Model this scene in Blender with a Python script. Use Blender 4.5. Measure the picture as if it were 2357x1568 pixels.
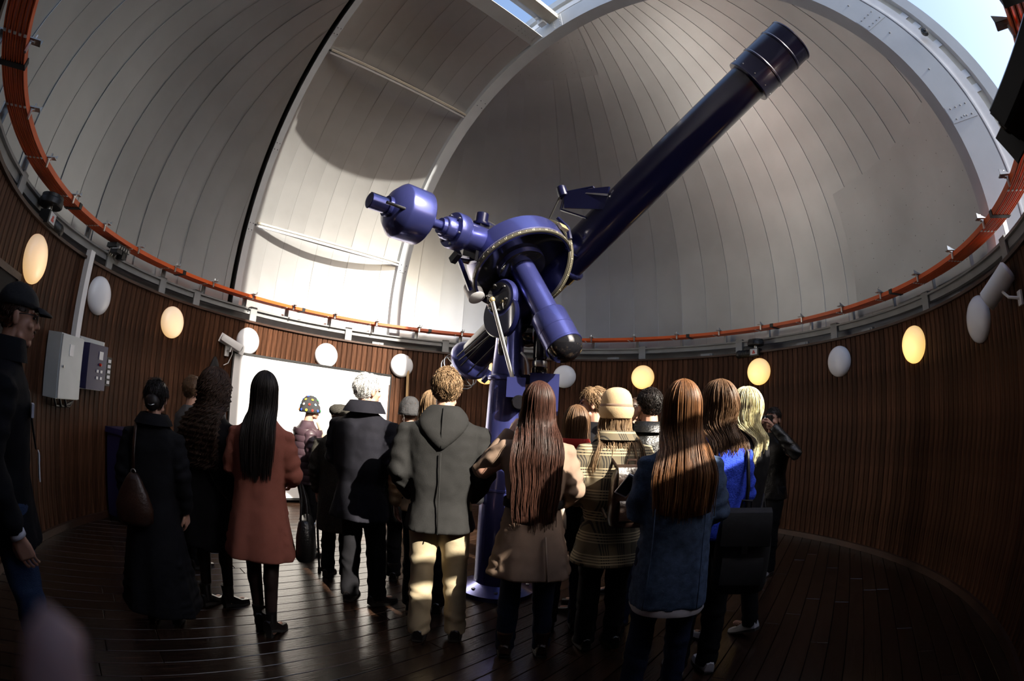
# Observatory dome with a blue refractor and a crowd of visitors, seen through a fisheye lens
import bpy, bmesh, math, random
import numpy as np
from mathutils import Vector, Matrix, Quaternion, noise

for _o in list(bpy.data.objects):
    bpy.data.objects.remove(_o, do_unlink=True)
SC = bpy.context.scene
COL = SC.collection
rng = random.Random(7)
V = Vector
PI = math.pi

# ---------------------------------------------------------------- camera, sky, sun, exposure
PHI = math.radians(135.37)                     # azimuth of the front end of the dome slit
U = V((math.cos(PHI), math.sin(PHI), 0))       # along the slit, towards the lit shutter
N = V((-math.sin(PHI), math.cos(PHI), 0))      # across the slit
Z = V((0, 0, 1))
SUN_EL = math.radians(34.06)
SUN = (-U + N * 0.0175).normalized() * math.cos(SUN_EL) + Z * math.sin(SUN_EL)

def make_camera():
    cam = bpy.data.cameras.new('camera')
    cam.type = 'PANO'
    for tgt in (cam, getattr(cam, 'cycles', None)):
        if tgt is None:
            continue
        for k, v in (('panorama_type', 'FISHEYE_EQUISOLID'), ('fisheye_lens', 17.036), ('fisheye_fov', math.radians(200))):
            try:
                setattr(tgt, k, v)
            except Exception:
                pass
    cam.sensor_fit = 'HORIZONTAL'
    cam.sensor_width = 36.0
    cam.sensor_height = 36.0 * 1568 / 2357
    cam.lens = 17.0
    cam.clip_start = 0.005
    cam.dof.use_dof = True
    cam.dof.focus_distance = 3.6
    cam.dof.aperture_fstop = 5.0
    o = bpy.data.objects.new('camera', cam)
    pitch, roll = 0.1621, 0.0549
    f = V((0, math.cos(pitch), math.sin(pitch)))
    u = V((0, -math.sin(pitch), math.cos(pitch)))
    r = V((1, 0, 0))
    rr = r * math.cos(roll) + u * math.sin(roll)
    uu = -r * math.sin(roll) + u * math.cos(roll)
    m = Matrix((rr, uu, -f)).transposed().to_4x4()
    m.translation = V((0.0184, -4.1118, 1.5457))
    o.matrix_world = m
    COL.objects.link(o)
    SC.camera = o
make_camera()

world = bpy.data.worlds.new('sky')
SC.world = world
world.use_nodes = True
nt = world.node_tree
nt.nodes.clear()
sky = nt.nodes.new('ShaderNodeTexSky')
sky.sky_type = 'NISHITA'
sky.sun_disc = False
sky.sun_elevation = SUN_EL
sky.sun_rotation = math.atan2(SUN.x, SUN.y)
sky.air_density = 1.0
sky.dust_density = 2.6
sky.ozone_density = 1.0
bg = nt.nodes.new('ShaderNodeBackground')
bg.inputs['Strength'].default_value = 0.42
wo = nt.nodes.new('ShaderNodeOutputWorld')
nt.links.new(sky.outputs[0], bg.inputs[0])
nt.links.new(bg.outputs[0], wo.inputs[0])

sl = bpy.data.lights.new('sun', 'SUN')
sl.energy = 15.0
sl.angle = math.radians(0.6)
sl.color = (1.0, 0.91, 0.77)
so = bpy.data.objects.new('sun', sl)
so.rotation_mode = 'QUATERNION'
so.rotation_quaternion = (-SUN).to_track_quat('-Z', 'Y')
so.location = SUN * 30
COL.objects.link(so)

SC.view_settings.view_transform = 'Standard'
SC.view_settings.look = 'None'
SC.view_settings.gamma = 1.0
SC.view_settings.use_curve_mapping = False
SC.view_settings.exposure = 0.0
SC.cycles.max_bounces = 6
SC.cycles.use_adaptive_sampling = True
SC.cycles.adaptive_threshold = 0.08
SC.cycles.diffuse_bounces = 4
SC.cycles.glossy_bounces = 3
SC.cycles.sample_clamp_indirect = 6.0

# ---------------------------------------------------------------- materials
_MC = {}
def mat(name, col, rough=0.6, metal=0.0, var=0.15, vscale=6.0, bump=0.0, bscale=60.0, stretch=(1, 1, 1),
        rnd=0.0, spec=0.5, emit=None, estr=0.0, coat=0.0, hairy=False, sheen=0.0, aniso=0.0, sss=0.0):
    if name in _MC:
        return _MC[name]
    m = bpy.data.materials.new(name)
    m.use_nodes = True
    t = m.node_tree
    n = t.nodes
    b = n['Principled BSDF']
    b.inputs['Roughness'].default_value = rough
    b.inputs['Metallic'].default_value = metal
    b.inputs['Specular IOR Level'].default_value = spec
    b.inputs['Coat Weight'].default_value = coat
    b.inputs['Coat Roughness'].default_value = 0.12
    b.inputs['Sheen Weight'].default_value = sheen
    b.inputs['Subsurface Weight'].default_value = sss
    if sss:
        b.inputs['Subsurface Radius'].default_value = (0.012, 0.004, 0.002)
    tc = n.new('ShaderNodeTexCoord')
    mp = n.new('ShaderNodeMapping')
    mp.inputs['Scale'].default_value = stretch
    t.links.new(tc.outputs['Object'], mp.inputs[0])
    nz = n.new('ShaderNodeTexNoise')
    nz.inputs['Scale'].default_value = vscale
    nz.inputs['Detail'].default_value = 6
    t.links.new(mp.outputs[0], nz.inputs['Vector'])
    mix = n.new('ShaderNodeMix')
    mix.data_type = 'RGBA'
    c = V(col[:3])
    mix.inputs['A'].default_value = (*[max(0, x * (1 - var)) for x in c], 1)
    mix.inputs['B'].default_value = (*[min(1, x * (1 + var)) for x in c], 1)
    rp = n.new('ShaderNodeMapRange')
    rp.inputs['From Min'].default_value = 0.3
    rp.inputs['From Max'].default_value = 0.7
    t.links.new(nz.outputs[0], rp.inputs[0])
    t.links.new(rp.outputs[0], mix.inputs['Factor'])
    out = mix.outputs['Result']
    if rnd:
        oi = n.new('ShaderNodeObjectInfo')
        mr = n.new('ShaderNodeMapRange')
        mr.inputs['To Min'].default_value = 1 - rnd
        mr.inputs['To Max'].default_value = 1 + rnd
        t.links.new(oi.outputs['Random'], mr.inputs[0])
        hs = n.new('ShaderNodeHueSaturation')
        t.links.new(mr.outputs[0], hs.inputs['Value'])
        t.links.new(out, hs.inputs['Color'])
        out = hs.outputs[0]
    t.links.new(out, b.inputs['Base Color'])
    if bump:
        nb = n.new('ShaderNodeTexNoise')
        nb.inputs['Scale'].default_value = bscale
        nb.inputs['Detail'].default_value = 4
        t.links.new(mp.outputs[0], nb.inputs['Vector'])
        bp = n.new('ShaderNodeBump')
        bp.inputs['Strength'].default_value = bump
        bp.inputs['Distance'].default_value = 0.01
        t.links.new(nb.outputs[0], bp.inputs['Height'])
        t.links.new(bp.outputs[0], b.inputs['Normal'])
    if emit:
        b.inputs['Emission Color'].default_value = (*emit, 1)
        b.inputs['Emission Strength'].default_value = estr
    _MC[name] = m
    return m

# ---------------------------------------------------------------- mesh helpers
WM = {}
def wmat(o):
    return WM.get(o.name, Matrix.Identity(4))

def frame(origin, zdir, xhint=None):
    z = V(zdir).normalized()
    xh = V(xhint) if xhint is not None else (V((1, 0, 0)) if abs(z.x) < 0.9 else V((0, 1, 0)))
    y = z.cross(xh).normalized()
    x = y.cross(z).normalized()
    m = Matrix((x, y, z)).transposed().to_4x4()
    m.translation = V(origin)
    return m

class MB:
    def __init__(s):
        s.v = []; s.f = []; s.mi = []
    def add(s, vs, fs, M=None, mi=0):
        o = len(s.v)
        if M is not None:
            vs = [M @ V(p) for p in vs]
        s.v.extend([tuple(p) for p in vs])
        s.f.extend([tuple(i + o for i in f) for f in fs])
        s.mi.extend([mi] * len(fs))
        return s
    def box(s, c, d, M=None, mi=0):
        x, y, z = c; a, b, e = d[0] / 2, d[1] / 2, d[2] / 2
        vs = [(x - a, y - b, z - e), (x + a, y - b, z - e), (x + a, y + b, z - e), (x - a, y + b, z - e),
              (x - a, y - b, z + e), (x + a, y - b, z + e), (x + a, y + b, z + e), (x - a, y + b, z + e)]
        return s.add(vs, [(0, 3, 2, 1), (4, 5, 6, 7), (0, 1, 5, 4), (1, 2, 6, 5), (2, 3, 7, 6), (3, 0, 4, 7)], M, mi)
    def loft(s, rings, cap=True, closed=True, M=None, mi=0):
        n = len(rings[0]); vs = [p for r in rings for p in r]; fs = []
        for i in range(len(rings) - 1):
            for j in range(n if closed else n - 1):
                k = (j + 1) % n
                fs.append((i * n + j, i * n + k, (i + 1) * n + k, (i + 1) * n + j))
        if cap and closed:
            fs.append(tuple(range(n - 1, -1, -1)))
            fs.append(tuple((len(rings) - 1) * n + j for j in range(n)))
        return s.add(vs, fs, M, mi)
    def tube(s, pts, r, n=8, cap=True, M=None, mi=0, flat=1.0, up=None):
        pts = [V(p) for p in pts]
        if not isinstance(r, (list, tuple)):
            r = [r] * len(pts)
        rings = []; x = None
        for i, p in enumerate(pts):
            t = (pts[min(i + 1, len(pts) - 1)] - pts[max(i - 1, 0)])
            if t.length < 1e-9:
                t = V((0, 0, 1))
            t.normalize()
            if x is None:
                h = V(up) if up is not None else (V((0, 0, 1)) if abs(t.z) < 0.9 else V((1, 0, 0)))
                x = (h - t * h.dot(t)).normalized()
            else:
                x = (x - t * x.dot(t)).normalized()
            y = t.cross(x)
            rings.append([p + x * (math.cos(2 * PI * j / n) * r[i]) + y * (math.sin(2 * PI * j / n) * r[i] * flat) for j in range(n)])
        return s.loft(rings, cap, True, M, mi)
    def lathe(s, prof, n=32, M=None, mi=0, cap=True, a0=0.0, a1=2 * PI):
        full = abs(a1 - a0 - 2 * PI) < 1e-6
        m = n if full else n + 1
        rings = [[(r * math.cos(a0 + (a1 - a0) * j / n), r * math.sin(a0 + (a1 - a0) * j / n), z) for j in range(m)] for r, z in prof]
        return s.loft(rings, cap and full, full, M, mi)
    def ell(s, c, r, nu=16, nv=10, M=None, mi=0, R=None):
        rings = []
        for i in range(nv + 1):
            th = PI * i / nv
            th = min(max(th, 0.02), PI - 0.02)
            ring = []
            for j in range(nu):
                ph = 2 * PI * j / nu
                q = V((r[0] * math.sin(th) * math.cos(ph), r[1] * math.sin(th) * math.sin(ph), -r[2] * math.cos(th)))
                if R is not None:
                    q = R @ q
                ring.append(V(c) + q)
            rings.append(ring)
        return s.loft(rings, True, True, M, mi)
    def cap(s, a, b, ra, rb, n=12, M=None, mi=0):
        a = V(a); b = V(b); t = (b - a).normalized(); pts = []; rs = []
        for k in (0.02, 0.38, 0.7, 0.92):
            th = k * PI / 2
            pts.append(a - t * ra * math.cos(th)); rs.append(ra * math.sin(th))
        pts += [a, b]; rs += [ra, rb]
        for k in (0.92, 0.7, 0.38, 0.02):
            th = k * PI / 2
            pts.append(b + t * rb * math.cos(th)); rs.append(rb * math.sin(th))
        return s.tube(pts, rs, n, True, M, mi)
    def mesh(s, name, mats, smooth=False, W=None):
        me = bpy.data.meshes.new(name)
        me.from_pydata([tuple(p) for p in s.v], [], s.f)
        for m in (mats if isinstance(mats, (list, tuple)) else [mats]):
            me.materials.append(m)
        if any(s.mi):
            me.polygons.foreach_set('material_index', s.mi)
        me.polygons.foreach_set('use_smooth', [bool(smooth)] * len(me.polygons))
        if smooth and smooth is not True:
            me.set_sharp_from_angle(angle=math.radians(smooth))
        me.update()
        return me
    def build(s, name, mats, parent=None, smooth=35, W=None, origin='base'):
        """vertices are in the frame W; without W they are world coordinates"""
        if W is None:
            a = np.array(s.v)
            lo, hi = a.min(0), a.max(0)
            o = V(((lo[0] + hi[0]) / 2, (lo[1] + hi[1]) / 2, lo[2])) if parent is None else (lo + hi) / 2
            o = V(o)
            s.v = [tuple(V(p) - o) for p in s.v]
            W = Matrix.Translation(o)
        return place(s.mesh(name, mats, smooth), name, parent, W)

def place(me, name, parent=None, W=Matrix.Identity(4)):
    ob = bpy.data.objects.new(name, me)
    COL.objects.link(ob)
    if parent is not None:
        ob.parent = parent
        ob.matrix_basis = wmat(parent).inverted() @ W
    else:
        ob.matrix_basis = W
    WM[ob.name] = W.copy()
    return ob

def thing(name, label, cat, W=None, group=None, kind=None):
    W = W if W is not None else Matrix.Identity(4)
    if not isinstance(W, Matrix):
        W = Matrix.Translation(V(W))
    ob = place(None, name, None, W)
    ob.empty_display_size = 0.1
    return tag(ob, label, cat, group, kind)

def tag(o, label=None, cat=None, group=None, kind=None):
    if label: o['label'] = label
    if cat: o['category'] = cat
    if group: o['group'] = group
    if kind: o['kind'] = kind
    return o

def struct(o):
    o['kind'] = 'structure'
    return o

def pol(r, deg, z=0.0):
    a = math.radians(deg)
    return V((r * math.cos(a), r * math.sin(a), z))

def wallframe(r, deg, z):
    """frame on the round wall: x along the wall (to the viewer's right seen from inside), y outwards, z up"""
    o = pol(r, deg, z)
    y = pol(1, deg)
    x = y.cross(Z)
    m = Matrix((x, y, Z)).transposed().to_4x4()
    m.translation = o
    return m

def remesh(mb, voxel, it=2, keep_ground=None):
    me = mb.mesh('tmp', [], False)
    ob = bpy.data.objects.new('tmp', me)
    COL.objects.link(ob)
    r = ob.modifiers.new('r', 'REMESH'); r.mode = 'VOXEL'; r.voxel_size = voxel
    if it:
        q = ob.modifiers.new('s', 'SMOOTH'); q.factor = 0.5; q.iterations = it
    dg = bpy.context.evaluated_depsgraph_get()
    e = ob.evaluated_get(dg)
    m2 = e.to_mesh()
    nv = len(m2.vertices)
    co = np.empty(nv * 3, np.float32); m2.vertices.foreach_get('co', co)
    fs = [tuple(p.vertices) for p in m2.polygons]
    e.to_mesh_clear()
    bpy.data.objects.remove(ob, do_unlink=True)
    bpy.data.meshes.remove(me)
    o = MB(); o.v = [tuple(p) for p in co.reshape(-1, 3).astype(float)]; o.f = fs; o.mi = [0] * len(fs)
    return o
# ---------------------------------------------------------------- the round room and its dome
RW, RD, ZC, HW = 4.25, 4.533, 3.263, 1.511
WALL_TOP = 2.59
m_board = mat('wall board wood', (0.060, 0.026, 0.014), 0.5, var=0.55, vscale=5, stretch=(9, 9, 0.7), bump=0.25, bscale=14, rnd=0.28, spec=0.08)
m_floor = mat('floor plank wood', (0.026, 0.014, 0.009), 0.25, var=0.5, vscale=4, stretch=(0.7, 8, 1), bump=0.18, bscale=10, rnd=0.3)
m_dark = mat('dark backing', (0.008, 0.006, 0.005), 0.9)
m_cap = mat('dark wood trim', (0.045, 0.02, 0.012), 0.5, var=0.4, vscale=3, bump=0.2)
m_grey = mat('grey painted steel', (0.24, 0.25, 0.26), 0.45, var=0.12, vscale=5, bump=0.05)
m_rib = mat('pale grey painted rib', (0.37, 0.40, 0.44), 0.5, var=0.06, vscale=3)
m_steel = mat('bright steel', (0.55, 0.55, 0.55), 0.3, metal=1.0, var=0.1)
m_black = mat('black plastic', (0.012, 0.012, 0.013), 0.45, var=0.2)

def dome_metal():
    m = mat('aluminium dome sheet', (0.575, 0.60, 0.625), 0.36, metal=0.95, var=0.12, vscale=0.9, bump=0.06, bscale=3.0, rnd=0.05)
    return m
m_dome = dome_metal()
m_shut = mat('aluminium shutter sheet', (0.61, 0.625, 0.645), 0.34, metal=0.8, var=0.10, vscale=1.2, bump=0.05, bscale=4.0, rnd=0.05)

# floor: a dark bed with single planks on it
bed = MB().lathe([(0.001, -0.12), (4.6, -0.12), (4.6, -0.03), (0.001, -0.03)], 96).build('floor', m_dark, smooth=False)
struct(bed)
FA = math.radians(50)
fd = V((math.cos(FA), math.sin(FA), 0)); fn = V((-math.sin(FA), math.cos(FA), 0))
pw = 0.14
i = -31
while i <= 30:
    c = (i + 0.5) * pw
    h = 4.34 ** 2 - max(abs(c) + pw / 2 - 0.12, 0) ** 2
    if h > 0.05:
        L = math.sqrt(h)
        x = -L
        cuts = [-L]
        p = -L + rng.uniform(0.9, 2.6)
        while p < L - 0.6:
            cuts.append(p); p += rng.uniform(1.9, 3.0)
        cuts.append(L)
        for a, b in zip(cuts[:-1], cuts[1:]):
            ln = b - a - 0.004; w = pw - 0.005; t = 0.03; e = 0.003
            W = Matrix((fd, fn, Z)).transposed().to_4x4()
            W.translation = fd * (a + b) / 2 + fn * c + Z * rng.uniform(-0.0012, 0.0)
            r = lambda q, zz: [(-ln / 2 + q, -w / 2 + q, zz), (ln / 2 - q, -w / 2 + q, zz), (ln / 2 - q, w / 2 - q, zz), (-ln / 2 + q, w / 2 - q, zz)]
            MB().loft([r(0, -t), r(0, -e), r(e, 0)]).build('plank', m_floor, bed, smooth=False, W=W)
    i += 1

# wall: a closed drum with 300 vertical boards in front of it
drum = MB().lathe([(RW + 0.012, 0), (RW + 0.012, WALL_TOP), (RW + 0.10, WALL_TOP), (RW + 0.10, 0)], 150)
drum.f = drum.f[:-2]; drum.mi = drum.mi[:-2]
wall = struct(drum.build('wall_round', m_dark, smooth=False))
NB = 300
bw = 2 * PI * RW / NB - 0.006
def board_mesh():
    e = 0.006; t = 0.018; h = WALL_TOP - 0.004
    r = lambda z: [(-bw / 2, 0.012, z), (-bw / 2, -t + e + 0.01, z), (-bw / 2 + e, -t + 0.01, z), (bw / 2 - e, -t + 0.01, z), (bw / 2, -t + e + 0.01, z), (bw / 2, 0.012, z)]
    return MB().loft([r(0), r(h)]).mesh('plank', m_board, False)
bm_ = board_mesh()
for k in range(NB):
    place(bm_, 'plank', wall, wallframe(RW, 360 * (k + 0.5) / NB, 0.002))

def ring(r0, r1, z0, z1, n=180):
    m = MB().lathe([(r0, z0), (r0, z1), (r1, z1), (r1, z0), (r0, z0)], n, cap=False)
    return m
struct(ring(RW - 0.045, RW + 0.0, 0.0, 0.07).build('baseboard_round', m_cap, smooth=40))
struct(ring(RW - 0.04, RW + 0.12, WALL_TOP, WALL_TOP + 0.028).build('trim_1', m_cap, smooth=40))

# the steel base ring the dome turns on, with its bolted plates
base = struct(ring(4.37, 4.43, 2.735, 2.815).build('trim_2', m_grey, smooth=40))
ring(4.335, 4.43, 2.80, 2.822).build('flange', m_grey, base, smooth=40)
ring(4.43, 4.62, 2.62, 2.64).build('rail', m_dark, base, smooth=40)
ring(4.56, 4.60, 2.55, 2.85).build('skirt', m_grey, base, smooth=40)
pl_angles = [-172.0 - 22.9, -172.0, 173.9, 151.0, 128.0, 105.1, 82.2, 59.3, 36.4, 13.4, -9.8, -31.8, -54, -77, -100, -123, -145]
plm = MB().box((0, 0, 0), (0.115, 0.02, 0.21)).box((0, 0.03, 0.10), (0.115, 0.08, 0.012)).mesh('plate', m_grey, False)
for a in pl_angles:
    place(plm, 'plate', base, wallframe(4.345, a, 2.74))
# roller blocks in the dark gap
rb = MB().box((0, 0, 0), (0.20, 0.05, 0.05)).box((0.05, -0.03, 0.0), (0.03, 0.02, 0.03))
rb.lathe([(0.02, -0.035), (0.02, 0)], 12, Matrix.Translation((-0.06, 0, 0)) @ Matrix.Rotation(PI / 2, 4, 'X'))
rbm = rb.mesh('roller_block', m_grey, False)
for a in (121, 98, 66, 44, 21, 5, -18):
    place(rbm, 'roller_block', base, wallframe(4.34, a, 2.643))

def sp(nn, al, r=RD):
    """point of the sphere at offset nn across the slit and angle al along it"""
    rho = math.sqrt(max(r * r - nn * nn, 1e-6)); a = math.radians(al)
    return U * (rho * math.cos(a)) + N * nn + Z * (ZC + rho * math.sin(a))

# dome: 64 gores, cut at the slit
dome = struct(place(None, 'ceiling', None, Matrix.Translation((0, 0, 2.83))))
NG = 64
E0 = math.degrees(math.asin((2.815 - ZC) / RD))
LEFT_CUT, RIGHT_CUT = 1.61, -1.50
def cut(mb, side):
    bm = bmesh.new()
    vs = [bm.verts.new(p) for p in mb.v]
    for f in mb.f:
        try: bm.faces.new([vs[i] for i in f])
        except ValueError: pass
    d = LEFT_CUT if side > 0 else RIGHT_CUT
    bmesh.ops.bisect_plane(bm, geom=bm.verts[:] + bm.edges[:] + bm.faces[:], plane_co=N * d, plane_no=N * side, clear_inner=True)
    o = MB(); idx = {v: i for i, v in enumerate(bm.verts)}
    o.v = [tuple(v.co) for v in bm.verts]; o.f = [tuple(idx[v] for v in f.verts) for f in bm.faces]; o.mi = [0] * len(o.f)
    bm.free()
    return o
for g in range(NG):
    a0, a1 = 360 / NG * g, 360 / NG * (g + 1)
    mid = math.radians((a0 + a1) / 2)
    side = 1 if pol(1, (a0 + a1) / 2).dot(N) > 0 else -1
    m = MB(); ne, na = 26, 3
    gap = math.degrees(0.0012 / RD)
    rings = []
    for i in range(ne + 1):
        el = math.radians(E0 + (89.5 - E0) * i / ne)
        rr = RD + (0.0 if g % 2 else 0.004)
        row = []
        for j in range(na + 1):
            a = math.radians(a0 + gap + (a1 - a0 - 2 * gap) * j / na)
            row.append((rr * math.cos(el) * math.cos(a), rr * math.cos(el) * math.sin(a), ZC + rr * math.sin(el)))
        # folded standing seam at the end of the row
        a = math.radians(a1 - gap)
        a2 = math.radians(a1 + math.degrees(0.004 / RD))
        for rq, aa in ((rr - 0.008, a), (rr - 0.008, a2)):
            row.append((rq * math.cos(el) * math.cos(aa), rq * math.cos(el) * math.sin(aa), ZC + rq * math.sin(el)))
        rings.append(row)
    m.loft(rings, cap=False, closed=False)
    m = cut(m, side)
    if len(m.f) > 3:
        m.build('panel', m_dome, dome, smooth=25)
# unseen opaque shell added outside the panels to stop light leaking through
for side in (1, -1):
    m = MB(); rings = []
    for i in range(25):
        el = math.radians(E0 - 1 + (90 - E0 + 1) * i / 24)
        rr = RD + 0.05
        rings.append([(rr * math.cos(el) * math.cos(2 * PI * j / 96), rr * math.cos(el) * math.sin(2 * PI * j / 96), ZC + rr * math.sin(el)) for j in range(96)])
    m.loft(rings, cap=False)
    m = cut(m, side)
    m.build('leak_shell', m_grey, dome, smooth=True)
# riveted patch plates on the right half of the dome
def patch(name, az0, az1, el0, el1, nr, parent, lift=0.016):
    m = MB(); rings = []
    for i in range(9):
        el = math.radians(el0 + (el1 - el0) * i / 8)
        rings.append([V((0, 0, ZC)) + V((math.cos(el) * math.cos(math.radians(az0 + (az1 - az0) * j / 8)), math.cos(el) * math.sin(math.radians(az0 + (az1 - az0) * j / 8)), math.sin(el))) * (RD - lift) for j in range(9)])
    m.loft(rings, cap=False, closed=False)
    m = cut(m, -1)
    ob = m.build(name, m_dome, parent, smooth=True)
    rv = MB()
    for i in range(nr[0]):
        for j in range(nr[1]):
            el = math.radians(el0 + (el1 - el0) * (i + 0.5) / nr[0]); az = math.radians(az0 + (az1 - az0) * (j + 0.5 + 0.2 * math.sin(i * 3)) / nr[1])
            d = V((math.cos(el) * math.cos(az), math.cos(el) * math.sin(az), math.sin(el)))
            p = V((0, 0, ZC)) + d * (RD - lift - 0.001)
            if p.dot(N) < RIGHT_CUT - 0.05:
                rv.lathe([(0.007, 0), (0.005, 0.004), (0.001, 0.005)], 6, frame(p, -d))
    o2 = rv.build('rivets', m_grey, ob, smooth=False); o2['kind'] = 'stuff'
patch('patch_plate', -36, 9, E0 + 1, 17, (9, 20), dome)
patch('patch_plate', 60, 94, 58, 76, (7, 9), dome, 0.0055)

# slit ribs: box section n0..n1, radius r0..r1, angle range
def ribsec(m, n0, n1, r0, r1, al0, al1, k=60):
    rings = []
    for i in range(k + 1):
        al = math.radians(al0 + (al1 - al0) * i / k)
        e = U * math.cos(al) + Z * math.sin(al)
        row = []
        for nn, r in ((n0, r0), (n1, r0), (n1, r1), (n0, r1)):
            row.append(e * math.sqrt(r * r - nn * nn) + N * nn + Z * ZC)
        rings.append(row)
    m.loft(rings)
    return m
AL0 = -6.5
m_rail = mat('pale rail paint', (0.50, 0.52, 0.56), 0.45, var=0.08)
m_cream = mat('cream painted beam', (0.40, 0.38, 0.33), 0.5, var=0.08)
ribs = []
for k, (n0, n1) in enumerate(((-1.511, -1.335), (1.42, 1.53))):
    m = ribsec(MB(), n0, n1, RD - 0.035, RD + 0.31, AL0, 180 - AL0, 110)
    rb_ = struct(m.build('trim_%d' % (3 + k), m_rib, smooth=30))
    ribs.append((rb_, n0, n1))
    s = -1 if k == 0 else 1
    inn = n1 if k == 0 else n0
    # outside rail, gutter strip, slats and cover edge of the sliding shutter
    ribsec(MB(), inn + s * 0.03, inn + s * 0.12, RD + 0.31, RD + 0.50, AL0, 180 - AL0, 110).build('rail_strip', m_rail, rb_, smooth=30)
    ribsec(MB(), inn + s * 0.0, inn + s * 0.03, RD + 0.33, RD + 0.35, AL0, 180 - AL0, 110).build('rail_lip', m_rail, rb_, smooth=30)
    ribsec(MB(), inn + s * 0.10, inn + s * 0.16, RD + 0.50, RD + 0.64, AL0, 180 - AL0, 110).build('gutter', m_cream, rb_, smooth=30)
    ribsec(MB(), inn + s * 0.04, inn + s * 0.16, RD + 0.64, RD + 0.80, AL0, 180 - AL0, 110).build('cover_edge', m_rib, rb_, smooth=30)
    for q in range(0, 24):
        al = 90 + q * 3.9 + (1.6 if q % 3 == 0 else 0)
        if al > 180: break
        ribsec(MB(), inn + s * 0.085, inn + s * 0.10, RD + 0.52, RD + 0.62, al, al + 1.1, 2).build('slat', m_rail, rb_, smooth=False)
    # bolted splice plates on the side face and on the inner face
    for al in (9.6, 27, 54, 80, 147, 166):
        if al > 74:
            ribsec(MB(), inn - s * 0.004, inn, RD - 0.03, RD + 0.30, al, al + 2.6, 4).build('splice_plate', m_rib, rb_, smooth=30)
            bl = MB()
            for a2 in (al + 0.5, al + 2.1):
                for r in (RD + 0.03, RD + 0.10, RD + 0.17, RD + 0.24):
                    c = math.radians(a2); e = U * math.cos(c) + Z * math.sin(c)
                    nn = inn - s * 0.004
                    bl.lathe([(0.010, 0), (0.008, 0.007), (0.001, 0.008)], 6, frame(e * math.sqrt(r * r - nn * nn) + N * nn + Z * ZC, -N * s))
            b2 = bl.build('bolts', m_grey, rb_, smooth=False); b2['kind'] = 'stuff'
        else:
            ribsec(MB(), n0 + 0.01, n1 - 0.01, RD - 0.041, RD - 0.035, al, al + 2.2, 3).build('splice_plate', m_rib, rb_, smooth=30)
            bl = MB()
            for a2 in (al + 0.4, al + 1.8):
                for f in (0.25, 0.75):
                    nn = n0 + (n1 - n0) * f; c = math.radians(a2); e = U * math.cos(c) + Z * math.sin(c); r = RD - 0.041
                    bl.lathe([(0.009, 0), (0.007, 0.006), (0.001, 0.007)], 6, frame(e * math.sqrt(r * r - nn * nn) + N * nn + Z * ZC, -e))
            b2 = bl.build('bolts', m_black, rb_, smooth=False); b2['kind'] = 'stuff'
    for al in range(96, 176, 8):
        c = math.radians(al); e = U * math.cos(c) + Z * math.sin(c); r = RD + 0.14
        MB().lathe([(0.012, 0), (0.010, 0.008), (0.001, 0.010)], 8, frame(e * math.sqrt(r * r - inn * inn) + N * inn + Z * ZC, -N * s)).build('bolt', m_grey, rb_, smooth=False)
# dark strip behind an added slot, for the shaded band beside the left rib
struct(ribsec(ribsec(MB(), 1.50, 1.70, RD + 0.24, RD + 0.28, AL0, 180 - AL0, 90), 1.66, 1.70, RD + 0.01, RD + 0.27, AL0, 180 - AL0, 90).build('trim_5', m_dark, smooth=30))
struct(ribsec(MB(), -1.60, -1.48, RD + 0.06, RD + 0.10, AL0, 180 - AL0, 90).build('trim_6', m_dark, smooth=30))

# roller on the right rib rail
rl = MB().lathe([(0.001, -0.02), (0.045, -0.02), (0.05, 0.0), (0.045, 0.03), (0.02, 0.035), (0.018, 0.05), (0.001, 0.05)], 20, frame(sp(-1.335, 155.6, RD + 0.46) + N * 0.06, N))
rl.build('roller', m_black, ribs[0][0])

RHO = math.sqrt(RD * RD - 1.335 ** 2)
# front shutter: bent sheets between the ribs, with straight-edged cross beams
shut = thing('dome_shutter', 'closed grey metal lower shutter of the dome slit, half in sunlight', 'shutter', sp(0, -4, RD))
NS = 9
secs = [(-6.5, 11.3), (11.7, 50.3), (50.7, 74.0)]
for a0, a1 in secs:
    for q in range(NS):
        n0 = -1.40 + 2.80 * q / NS + 0.0015; n1 = -1.40 + 2.80 * (q + 1) / NS - 0.0015
        k = max(3, int((a1 - a0) / 2.2)); rings = []
        rr = RD + 0.06 + (0.003 if q % 2 else 0)
        for i in range(k + 1):
            al = a0 + (a1 - a0) * i / k
            row = [sp(n0 + (n1 - n0) * j / 3, al, rr) for j in range(4)]
            row += [sp(n1, al, rr - 0.009), sp(n1 + 0.003, al, rr - 0.009)]
            rings.append(row)
        MB().loft(rings, cap=False, closed=False).build('sheet', m_shut, shut, smooth=25)
ob = MB(); rings = []
for i in range(41):
    al = AL0 + (74.0 - AL0) * i / 40
    rings.append([sp(-1.44 + 2.88 * j / 6, al, RD + 0.11) for j in range(7)])
ob.loft(rings, cap=False, closed=False).build('back_skin', m_grey, shut, smooth=True)
def straightbar(name, al, rho, w, h, material, parent, nend=1.37, off=0.0):
    a = math.radians(al); e = U * math.cos(a) + Z * math.sin(a); t = -U * math.sin(a) + Z * math.cos(a)
    rings = []
    for nn in (-nend, nend):
        c = e * rho + N * nn + Z * ZC + t * off
        rings.append([c - t * w / 2, c + t * w / 2, c + t * w / 2 + e * h, c - t * w / 2 + e * h])
    return MB().loft(rings).build(name, material, parent, smooth=False)
for al in (11.5, 50.5):
    straightbar('cross_bar', al, RHO - 0.03, 0.030, 0.05, m_cream, shut, off=0.028)
    straightbar('cross_bar', al, RHO - 0.02, 0.030, 0.04, m_rail, shut, off=-0.020)
straightbar('top_beam', 74.0, RHO, 0.05, 0.52, m_rib, shut)
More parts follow.
